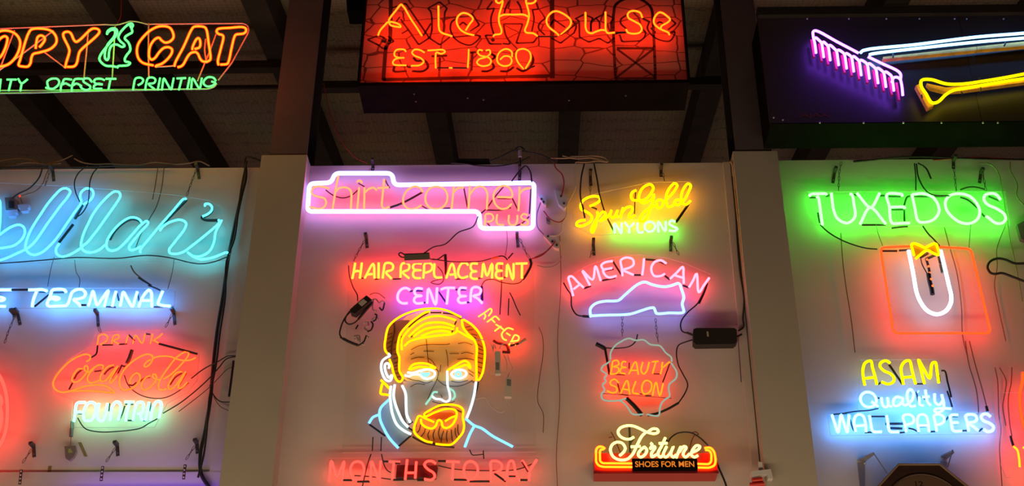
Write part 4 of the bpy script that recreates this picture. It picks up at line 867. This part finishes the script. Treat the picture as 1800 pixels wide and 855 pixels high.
# strap pieces at the lower end of the long hangers
for (x, y, lab) in ((37, 826, 'perforated strap hanging by the red glow at lower left'), (180, 820, 'perforated strap hanging under the mint capitals'), (325, 817, 'perforated strap hanging beside the cable bundle')):
    o = sign('perforated_strap', lab, x, y, .05, 'strap', 'perforated straps on the left wall')
    poly(o, 'N', '%g,%g %g,%g %g,%g %g,%g' % (x - 2, y, x + 3, y, x, y + 26, x - 5, y + 26), .052, .003, mat('rusty_strap', (.09, .045, .035), .6), 'strap_body')
    for j in range(4):
        mb = MB(); mb.ball(P(x - .8 * j * .9, y + 3 + 6.5 * j, .053), .005, 0, 8, 4); mb.build('screw', mat('bright_steel', (.6, .58, .55), .3, .6), o)
# the two big angle brackets over the clock
bm_ = mat('grey_folded_steel', (.34, .33, .34), .4, .5)
for reg, a_, lab in (('E7', '200,215 410,118 425,130 300,230 300,262 205,262;205,262 300,262 300,600 240,600', 'folded steel arm bracket left of the clock'), ('E7', '1300,160 1460,82 1480,110 1385,190 1385,240 1300,230;1300,230 1385,240 1390,420 1330,420', 'folded steel arm bracket right above the clock')):
    q1, q2 = a_.split(';')
    x, y = nat(reg, q1)[0]
    o = sign('arm_bracket', lab, x, y, .0, 'bracket')
    pts = nat(reg, q1)
    mb = MB(); f = [P(*pts[0], .004), P(*pts[1], .15), P(*pts[2], .15), P(*pts[3], .004)]
    g = [p + Vector((0, .004, -.006)) for p in f]
    mb.add(f + g, [(0, 1, 2, 3), (7, 6, 5, 4), (0, 4, 5, 1), (1, 5, 6, 2), (2, 6, 7, 3), (3, 7, 4, 0)]); mb.build('arm', bm_, o)
    poly(o, reg, q2, .006, .005, bm_, 'wall_leg')
    mb = MB(); mb.ball(P(pts[4][0], pts[4][1], .012), .007, 0, 8, 5); mb.build('bolt_head', mat('bright_steel', (.6, .58, .55), .3, .6), o)
    mb = MB(); mb.tube([P(pts[1][0], pts[1][1], .15), P(*(nat('E7', '594,395')[0] if 'left' in lab else nat('E7', '1392,318')[0]), .12)], 1.0 * M1(f[0])); mb.build('hanging_wire', steel, o)

def cord(label, reg, q, rpx, d, m=cablem, name='electric_cable', cat='cable', group=None):
    pts = nat(reg, q.split(';')[0])
    o = None; mb = MB()
    for p_, cl in strokes(reg, q, d): mb.tube(p_, rpx * M1(p_[0]), 0, 7, cl)
    o = mb.build(name, m, None, P(*pts[0], d)); tag(o, label, cat, group); return o
cord('thick black cable bundle running down the wall left of the left column', 'N', '430,283 432,310 424,345 412,400 402,450 392,520 382,580 374,650 370,700 360,760 352,800 354,835 368,858', 3.0, .03, name='cable_bundle')
cord('thinner black cable twisted over the thick bundle left of the left column', 'N', '434,283 426,320 420,360 412,420 398,460 396,520 386,590 380,640 368,700 364,750 358,800 348,840', 1.7, .088, name='cable')
cord('black cable leaving the bundle over the wall top to the column', 'N', '432,300 430,283 434,276 460,283', 1.8, .075, name='cable')
cord('upper black lead from the orange script sweeping up behind the column', 'B7', '80,332 180,255 250,215 330,175 400,135 480,130', 1.1, .088)
cord('second black lead from the orange script passing under the bundle', 'B7', '-170,640 -20,550 120,440 240,330 330,230 390,160 480,135', 1.1, .045)
cord('third thin lead crossing the bundle toward the column', 'B7', '-30,625 120,510 230,420 330,320 400,250 480,215', .8, .035, brownc)
cord('black lead curling down right of the bundle', 'B7', '245,390 280,480 340,535 420,540', 1.1, .088)
cord('thin lead curling lowest right of the bundle', 'B7', '255,410 290,510 340,580 410,615', .8, .035, brownc)
cord('straight black rod against the column side', 'B7', '455,175 440,300 415,490', 2.0, .088, name='black_rod', cat='rod')
cord('long brown cords lying along the top of the left wall', 'H5', '-40,60 60,40 150,35 230,50 290,75 380,60 440,40 500,12', 1.1, .01, brownc)
cord('grey brown cord draped over the left wall top near the middle', 'H5', '510,35 560,60 650,75 750,72 870,80 960,82 1060,62 1200,75 1300,68 1370,55 1440,85', 1.2, .01, mat('taupe_cord', (.22, .15, .12), .6))
cord('dark cord lying along the wall top behind the taupe one', 'H5', '0,98 120,95 280,90 420,95 600,95 800,88 1000,92 1200,90', 1.4, .02)
cord('pale cord tangled at the far left of the wall top', 'H5', '20,98 90,85 180,65 260,70 330,78 420,70', 1.4, .01, mat('taupe_cord', (.22, .15, .12), .6))
cord('black cord looping from the wall top to the power block at far left', 'G5', '290,60 265,130 200,200 120,240 80,272', 1.3, .088)
cord('brown cord beside the black loop at far left', 'G5', '330,70 310,120 290,170 240,220 180,240 120,260', .9, .03, brownc)
cord('left black cord dropping to the looped i of the cyan script', 'G5', '600,45 540,90 510,150 515,220 545,290', 1.1, .088)
cord('right black cord dropping to the looped i of the cyan script', 'G5', '690,40 640,90 615,150 610,210 600,300 560,370 510,405', 1.1, .088)
cord('thin straight cord hanging behind the cyan script', 'G5', '1080,50 1062,170 1042,275', .9, .02, brownc)
cord('tan cord falling behind the cyan letters a and h', 'G5', '1120,60 1105,190 1070,320 1020,410 960,520 925,610', .9, .02, brownc)
cord('left support wire between cyan script and strip sign', 'G5', '370,670 350,740 325,870', .6, .088, steel, 'hanging_wire', 'wire')
cord('right support wire between cyan script and strip sign', 'G5', '1190,680 1175,780 1145,890', .6, .088, steel, 'hanging_wire', 'wire')
cord('thin crooked wire under the looped i', 'G5', '510,690 520,770 545,820 540,880', .6, .03, steel, 'hanging_wire', 'wire')
cord('black lead running from the violet bordered sign to the grey transformer', 'H4', '1245,430 1210,500 1110,540 1020,620 940,640 875,682', 1.1, .088)
cord('thin upright cord under the small orange capitals', 'H4', '1440,520 1445,600 1438,660 1430,700', .7, .03, mat('mauve_cord', (.25, .12, .22), .6))
cord('black lead along the top of the portrait sheet', 'C7', '-30,120 60,125 170,62 180,150; 0,118 250,152 500,155 650,145 780,110', 1.1, .09)
cord('black knotted lead above the portrait sheet', 'C7', '870,85 920,78 960,95 990,130; 1000,110 1060,40', 1.3, .09)
cord('orange wire nut and lead above the portrait sheet', 'C7', '785,112 870,90', 2.0, .09, mat('orange_plastic', (.8, .12, .02), .5), 'wire_connector', 'connector')
cord('red cord rising from the portrait sheet toward the outlet boxes', 'C7', '1310,115 1400,90 1470,50 1530,-10 1580,-60', 1.2, .04, redc)
cord('thin grey cord looping right of the portrait sheet', 'C7', '1380,205 1500,225 1600,210 1680,150 1700,80', .8, .02, mat('grey_cord', (.3, .24, .22), .6))
cord('thin cord wavering down right of the portrait sheet', 'F2', '510,-20 540,60 545,200 515,400 500,600 545,700 545,860', .7, .02, brownc)
cord('long straight seam cord down the centre bay', 'N', '984,415 986,500 980,600 984,700 978,800 980,860', .6, .012, brownc)
cord('red cord dropping from the wall top to the upper outlet box', 'F3', '130,100 145,140 185,180 200,240 185,325', 1.2, .04, redc)
cord('cream cord looping from the cord coil past the outlet boxes', 'F3', '280,100 272,180 275,280 240,350 220,400 215,470 185,520 180,575 150,600 105,600', 1.1, .04, whitec)
cord('mauve cord beside the left outlet box', 'F3', '40,375 15,450 18,540 60,592', 1.1, .04, mat('mauve_cord', (.25, .12, .22), .6))
cord('mauve cord curving from the left outlet to the middle', 'F3', '60,432 110,490 170,508 210,480', 1.1, .04, redc)
cord('red cord falling from the lowest outlet box', 'F3', '140,640 100,690 60,722 0,750', 1.2, .04, redc)
for k, q in enumerate(('110,70 200,72 300,62 400,55 480,70 500,95 430,90 350,100 280,98', '190,55 280,75 380,70 470,90', '240,60 330,58 430,75 500,98')):
    cord(('outer', 'middle', 'short inner')[k] + ' loop of the cream cord coil resting on the centre wall top', 'F3', q, 1.3, .0, mat('tan_cord', (.35, .24, .17), .6))
cord('left black lead dropping to the yellow script', 'F3', '338,110 318,200 312,330 330,420 342,480', 1.4, .088)
cord('right black lead dropping to the yellow script', 'F3', '405,110 425,210 445,330 475,430', 1.4, .088)
cord('black wires along the top edge right of the violet bordered sign', 'H4', '1060,66 1150,70 1250,85 1370,88 1450,78 1520,60 1600,20', 1.1, .0)
cord('black lead bending down to the right corner of the violet bordered sign', 'H4', '1475,190 1520,130 1570,85 1600,120 1612,195', 1.3, .088)
cord('thin red wire sagging in front of the roof left of the stone light box', 'G1', '500,180 540,360 580,490 640,600 720,690 800,728', .8, .0, redc)
cord('thin dark cord along the roof beside the left column', 'H1', '600,0 599,50 594,90 575,125 568,160', .8, .0, redc)
cord('black cable down the side of the right column', 'N', '1288,310 1292,345 1296,420 1301,480 1308,525 1306,560 1307,575 1298,582', 1.5, .03, name='cable')
cord('cream conduit running down beside the right column', 'N', '1284,284 1289,292 1293,340 1302,420 1314,520 1326,620 1338,720 1346,790', 1.9, .088, mat('tan_conduit', (.42, .26, .15), .55), 'conduit', 'conduit')
cord('thin grey wire pair hanging below the long black transformer', 'N', '1297,592 1300,630 1303,672', .8, .02, steel)
cord('black cable leaving the red box sign at lower right', 'D8', '1720,540 1760,640 1800,730 1840,830 1860,900', 1.8, .088, name='cable')
cord('black lead sagging from the green capitals to the jacket sign', 'E1', '240,530 350,630 520,730 700,800 850,838 990,850', 1.3, .088)
cord('straight black lead dropping to the green letter D', 'G9', '975,75 985,180 985,278', 1.2, .10)
cord('curved black lead dropping behind the green letter D', 'G9', '990,78 1005,180 1060,280 1110,312 1240,320', 1.3, .088)
cord('black lead arching over the green letter D', 'G9', '1000,72 1060,110 1100,190', 1.5, .088)
cord('black lead arching over the green letters O and S', 'G9', '1320,275 1380,255 1440,255 1505,272', 1.4, .088)
cord('black lead from the green letter D to the bow tie', 'E2', '465,545 540,650 610,720 690,812', 1.4, .105)
cord('left wire joining green capitals and jacket sign', 'G9', '685,530 700,600 735,695', .6, .088, steel, 'hanging_wire', 'wire')
cord('right wire joining green capitals and jacket sign', 'G9', '1400,535 1392,620 1386,712', .6, .088, steel, 'hanging_wire', 'wire')
cord('long tan cord falling left of the jacket sign', 'N', '1478,410 1482,465 1488,510 1496,560 1503,620', .9, .02, brownc)
cord('tan cord falling behind the right side of the jacket sign', 'N', '1660,400 1668,430 1682,480 1690,540 1692,590 1700,625', .9, .02, brownc)
cord('left of the twin brown cords beside the three line sign', 'N', '1697,600 1703,640 1716,685 1720,720 1720,728', 1.0, .02, brownc)
cord('right of the twin brown cords beside the three line sign', 'N', '1704,600 1714,640 1728,690 1736,722', 1.0, .03, brownc)
cord('left of the thin cords above the red edge sign', 'E6', '215,-60 235,40 240,150 245,300 260,420 250,560 260,720 270,860', .9, .02, brownc)
cord('middle thin cord above the red edge sign', 'E6', '250,-60 300,40 290,150 275,240 300,390', .9, .02, brownc)
cord('right cord running down to the yellow tube of the red edge sign', 'E6', '345,-60 340,60 320,160 318,250 330,380 345,470', 1.0, .03, brownc)
cord('black end sleeve on the cord above the yellow tube', 'E6', '335,470 345,510 358,548', 2.2, .09, name='cord_sleeve')
cord('black end sleeve where the twin brown cords meet the three line sign', 'E6', '148,240 158,282', 2.6, .088, name='cord_sleeve')
cord('greenish cord curving from the wall top right of the green capitals', 'N', '1722,287 1742,290 1755,305 1762,340 1768,380 1775,420 1786,470 1797,530', 1.1, .03, mat('olive_cord', (.25, .30, .12), .6))
cord('greenish cords crossing toward the grey box at the right edge', 'N', '1776,285 1776,300 1788,325 1787,345 1800,362', 1.3, .04, mat('olive_cord', (.25, .30, .12), .6))
cord('thin cord falling under the grey box beside the unlit black tube', 'N', '1768,395 1758,420 1752,440 1753,470 1748,500 1755,540 1768,600', .8, .02, brownc)
cord('thick dark cable along the top of the right wall', 'N', '1500,285 1600,276 1700,279 1830,282', 1.6, .0)
cord('reddish cable lying on the right wall top', 'N', '1640,282 1720,277 1830,284', 1.1, .0, redc)
# unlit black tube at the right edge
o = cord('unlit black painted tube loop entering from the right edge', 'G8', '1700,222 1629,218 1560,217 1500,192 1440,182 1385,205 1368,248 1390,285 1420,293 1470,287 1550,315 1629,345 1720,380', 2.2, .08, name='unlit_tube_sign', cat='neon sign')
# ---------------------------------------------------------------- boxes
def rbox(parent, a, b, c, e, d0, d1, m, name):
    f = [P(*a, d1), P(*b, d1), P(*c, d1), P(*e, d1)]
    mb = MB(); mb.prism(f, d1 - d0); return mb.build(name, m, parent)
t_ = sign('long_transformer', 'long black transformer box right of the shoe outline', 1256, 604, .04, 'transformer')
mb = MB(); pts = [P(x, y, .09) for x, y in ((1219, 579), (1224, 577), (1291, 577), (1295, 580), (1296, 601), (1291, 605), (1224, 606), (1219, 602))]
mb.prism(pts, .055); mb.build('case', mat('black_plastic', (.02, .016, .014), .5), t_)
poly(t_, 'N', '1242,583 1245,583 1246,592 1243,592', .0905, .0006, mat('grey_print', (.4, .35, .3), .6), 'printed_label')
darks(t_, 'N', 2.0, .065, ['1207,585 1219,590', '1296,592 1304,588'], 'cable_gland', cablem)
t_ = sign('grey_transformer', 'grey green metal transformer above the yellow capitals', 730, 461, .08, 'transformer')
poly(t_, 'H4', '738,692 912,684 918,725 742,732', .14, .035, mat('olive_grey_metal', (.20, .19, .14), .5), 'case')
poly(t_, 'H4', '738,692 912,684 912,678 738,685', .132, .052, black, 'top_flange')
darks(t_, 'H4', 1.3, .11, ['740,690 715,678 703,688 715,705 742,712'], 'cord_loop', cablem)
t_ = sign('tilted_transformer', 'black tilted transformer with silver label on the left of the portrait sheet', 634, 552, .11, 'transformer')
poly(t_, 'F1', '330,118 388,165 368,185 210,315 160,300 150,275 175,250', .16, .05, mat('black_plastic', (.02, .016, .014), .5), 'case')
poly(t_, 'F1', '243,203 298,158 338,190 280,238', .1615, .002, mat('silver_label', (.5, .48, .44), .4), 'label')
darks(t_, 'F1', 1.4, .13, ['160,295 110,350 105,400 145,430 200,415 245,375 300,310 400,195', '150,290 90,380 60,450 45,540 80,590 140,620'], 'lead', cablem)
darks(t_, 'F1', 2.6, .13, ['245,375 320,285 395,200', '80,585 150,620 240,655'], 'lead_sleeve', cablem)
darks(t_, 'F1', .8, .12, ['365,115 410,95 460,100 530,150'], 'lead', brownc)
outm = mat('white_outlet_plastic', (.60, .57, .55), .5)
def outlet(label, reg, q, col=outm, dots=()):
    pts = nat(reg, q); x = sum(p[0] for p in pts) / len(pts); y = max(p[1] for p in pts)
    o = sign('power_outlet', label, x, y, .02, 'outlet')
    poly(o, reg, q, .030, .029, col, 'cover')
    for a, b in nat(reg, ' '.join(dots)) if dots else ():
        mb = MB(); mb.ball(P(a, b, .032), .007, 0, 8, 4); mb.build('socket', black, o)
    return o
outlet('tilted outlet box with blue light at the right end of the violet bordered sign', 'F3', '25,330 55,320 80,350 78,390 60,385', outm, ('45,350', '60,370'))
outlet('shield shaped outlet box beside the yellow script', 'F3', '135,285 200,305 228,340 222,395 200,415 165,385 145,330', outm, ('180,330', '200,380'))
outlet('lowest outlet box with red plugs right of the bordered sign', 'F3', '60,600 130,585 175,640 165,690 135,680', outm, ('90,605', '120,640', '150,665'))
outlet('small outlet plate under the tilted one', 'F3', '78,470 105,490 100,510 80,500', mat('grey_plate', (.15, .12, .12), .5))
o = outlet('power block with black plug at the left edge above the cyan script', 'A5', '50,165 130,160 180,190 185,290 60,290', mat('brown_box', (.16, .09, .08), .5))
poly(o, 'A5', '90,200 145,200 145,272 90,272', .036, .006, black, 'plug')
o = outlet('pair of pale adapters under the power block at the left edge', 'A5', '55,300 180,290 180,325 160,328 158,358 85,362 80,335 60,335', mat('pale_adapter', (.45, .45, .6), .5))
o = outlet('pale adapter with small red lamp beside the power block', 'A5', '185,240 305,230 308,268 292,272 290,302 220,310 215,275 190,275', mat('pale_adapter', (.45, .45, .6), .5))
mb = MB(); mb.ball(P(35, 345, .05), .006, 0, 8, 5); mb.build('lamp', emit('red_pilot', (2.0, .05, .03)), o)
mb = MB(); mb.tube([P(36, 347, .045), P(39, 358, .045)], .003); mb.build('lamp_stalk', steel, o)
outlet('grey outlet box with cords at the right edge beside the green letter S', 'N', '1788,395 1806,385 1808,425 1795,420', mat('grey_plate', (.15, .12, .12), .5))
# socket with hanging shade under the mint capitals
o = sign('hanging_tag', 'small cracked glass cup hanging under the mint green letter F', 120, 808, .02, 'ornament')
darks(o, 'N', 3.4, .02, ['127,742 127,754', '126,754 125,768'], 'stem', mat('smoky_glass', (.12, .12, .12), .4))
darks(o, 'N', .6, .02, ['125,768 124,785'], 'string', steel)
poly(o, 'N', '113,785 133,784 134,793 130,803 122,810 115,806', .03, .02, mat('dull_glass', (.22, .17, .15), .3), 'cup')
poly(o, 'N', '120,790 124,789 128,796 120,797', .032, .001, mat('yellow_green_chip', (.35, .40, .10), .6), 'chip')
for x0_, y0_, x1_, y1_, lab in ((140, 778, 151, 803, 'yellow brown tape mark under the mint capitals'), (88, 820, 85, 838, 'brown tape mark near the lower left board joint')):
    o = sign('tape_mark', lab, x0_, y0_, .001, 'tape', 'tape marks on the left wall')
    poly(o, 'N', '%g,%g %g,%g %g,%g %g,%g' % (x0_ - 3, y0_, x0_ + 3, y0_, x1_ + 3, y1_, x1_ - 3, y1_), .0015, .001, mat('old_tape', (.22, .16, .05), .7), 'tape_strip')
# white clamp plug at the foot of the right column
o = sign('plug_adapter', 'cream multi plug adapter with red plugs at the foot of the right column', 1338, 852, .13, 'adapter')
poly(o, 'N', '1320,829 1355,825 1359,842 1350,842 1349,834 1322,838', .15, .05, outm, 'body')
poly(o, 'N', '1333,812 1340,813 1341,828 1334,828', .135, .01, outm, 'top_tab')
darks(o, 'N', 4.2, .14, ['1322,845 1340,843', '1318,853 1343,851'], 'plug', mat('red_plug', (.6, .03, .02), .4))
# clock
o = sign('octagonal_clock', 'dark wooden eight sided wall clock cut off by the bottom edge', 1616, 980, .09, 'clock')
A_, B_ = P(1578, 817, .12), P(1652, 815, .12)
e = (B_ - A_).length; cxw = (A_.x + B_.x) / 2; R_ = e / 2 / math.sin(math.pi / 8); ap = e / 2 / math.tan(math.pi / 8)
czw = (A_.z + B_.z) / 2 - ap
def octo(r, d): return [Vector((cxw + r * math.cos(math.pi / 8 + k * math.pi / 4), -d, czw + r * math.sin(math.pi / 8 + k * math.pi / 4))) for k in range(8)]
woodd = mat('dark_brown_wood', (.030, .014, .010), .45, noise=.3, scale=12); woode = mat('worn_wood_edge', (.20, .12, .07), .5)
mb = MB(); mb.prism(octo(R_, .12), .08); mb.build('case', woodd, o)
mb = MB(); oc = octo(R_ - .004, .124); mb.tube(oc, .007, 0, 6, True); mb.build('rim', woode, o)
ring = [Vector((cxw + math.cos(a) * ap * .78, -.123, czw + math.sin(a) * ap * .78)) for a in [k * math.pi / 24 for k in range(48)]]
mb = MB(); mb.tube(ring, .005, 0, 6, True); mb.build('bezel', mat('dull_bronze', (.09, .055, .04), .45, .4), o)
disc = [Vector((cxw + math.cos(a) * ap * .76, -.1225, czw + math.sin(a) * ap * .76)) for a in [k * math.pi / 16 for k in range(32)]]
mb = MB(); mb.prism(disc, .002); mb.build('dial', mat('brown_dial', (.10, .055, .03), .6), o)
text(o, '12', 1610, 1622, 856, 847, .1235, black, name='numeral', ext=.0004)
# cover anything left: seam marks on the centre wall
for x, y, lab in ((1082, 780, ''),):
    pass
h_ = sign('red_hook', 'pair of rusty hooks behind the cream script on the red box', 1075, 760, .03, 'hook')
darks(h_, 'D8', 1.0, .04, ['330,150 360,200 400,290 455,420', '300,225 350,215'], 'hook_wire', mat('rust', (.2, .06, .03), .7))
h_ = sign('black_hook', 'thin hook wires at the right end of the red box', 1218, 765, .03, 'hook')
darks(h_, 'D8', .9, .04, ['1430,190 1400,250 1380,320 1360,400', '1400,160 1450,150 1480,180 1440,200'], 'hook_wire', mat('rust', (.2, .06, .03), .7))

# things on the wall top and beside the stone light box
o = sign('flat_power_supply', 'flat black power supply lying on the wall top above the violet bordered sign', 832, 288, -.02, 'transformer')
poly(o, 'N', '803,279 860,279 862,288 803,288', -.01, .03, black, 'case')
o = sign('cord_socket', 'small pale cord socket hanging over the wall top with black leads', 914, 285, .02, 'socket')
darks(o, 'N', 3.2, .02, ['914,265 914,276'], 'socket_body', mat('violet_lit_plastic', (.40, .30, .38), .5))  # mauve tint stands in for violet light on the pale socket
darks(o, 'N', 1.2, .015, ['914,276 915,290 914,300', '914,264 900,266 880,276 860,284', '914,264 930,268 950,272 975,284', '905,262 914,258 922,263'], 'lead', cablem)
o = sign('black_mounting_block', 'black mounting block beside the upper left corner of the stone light box', 623, 20, .40, 'bracket')
poly(o, 'N', '606,-40 642,-40 642,19 610,19', .42, .12, boxm, 'block')

def hang_chain(label, reg, q_):
    pts = nat(reg, q_); o = sign('hanging_chain', label, pts[-1][0], pts[-1][1], .05, 'chain')
    c = [P(x, y, .05) for x, y in pts]; mb = MB()
    for i in range(len(c) - 1):
        k = max(1, int((c[i + 1] - c[i]).length / .018))
        for j in range(k):
            p_, q2 = c[i].lerp(c[i + 1], j / k), c[i].lerp(c[i + 1], (j + 1) / k); v = q2 - p_; L = v.length * .62; v.normalize(); m_ = (p_ + q2) / 2
            n = Vector((v.z, 0, -v.x)) if j % 2 == 0 else Vector((0, 1, 0))
            mb.tube([m_ + v * math.cos(u) * L + n * math.sin(u) * .005 for u in [2 * math.pi * z / 10 for z in range(10)]], .0016, 0, 5, True)
    mb.build('links', mat('chain_steel', (.14, .11, .10), .4, .7), o)
hang_chain('left short chain hanging from the heel line of the shoe outline to the head outline', 'G14', '588,600 588,765')
hang_chain('right short chain hanging under the shoe outline to the head outline', 'G14', '865,620 875,740 888,815')
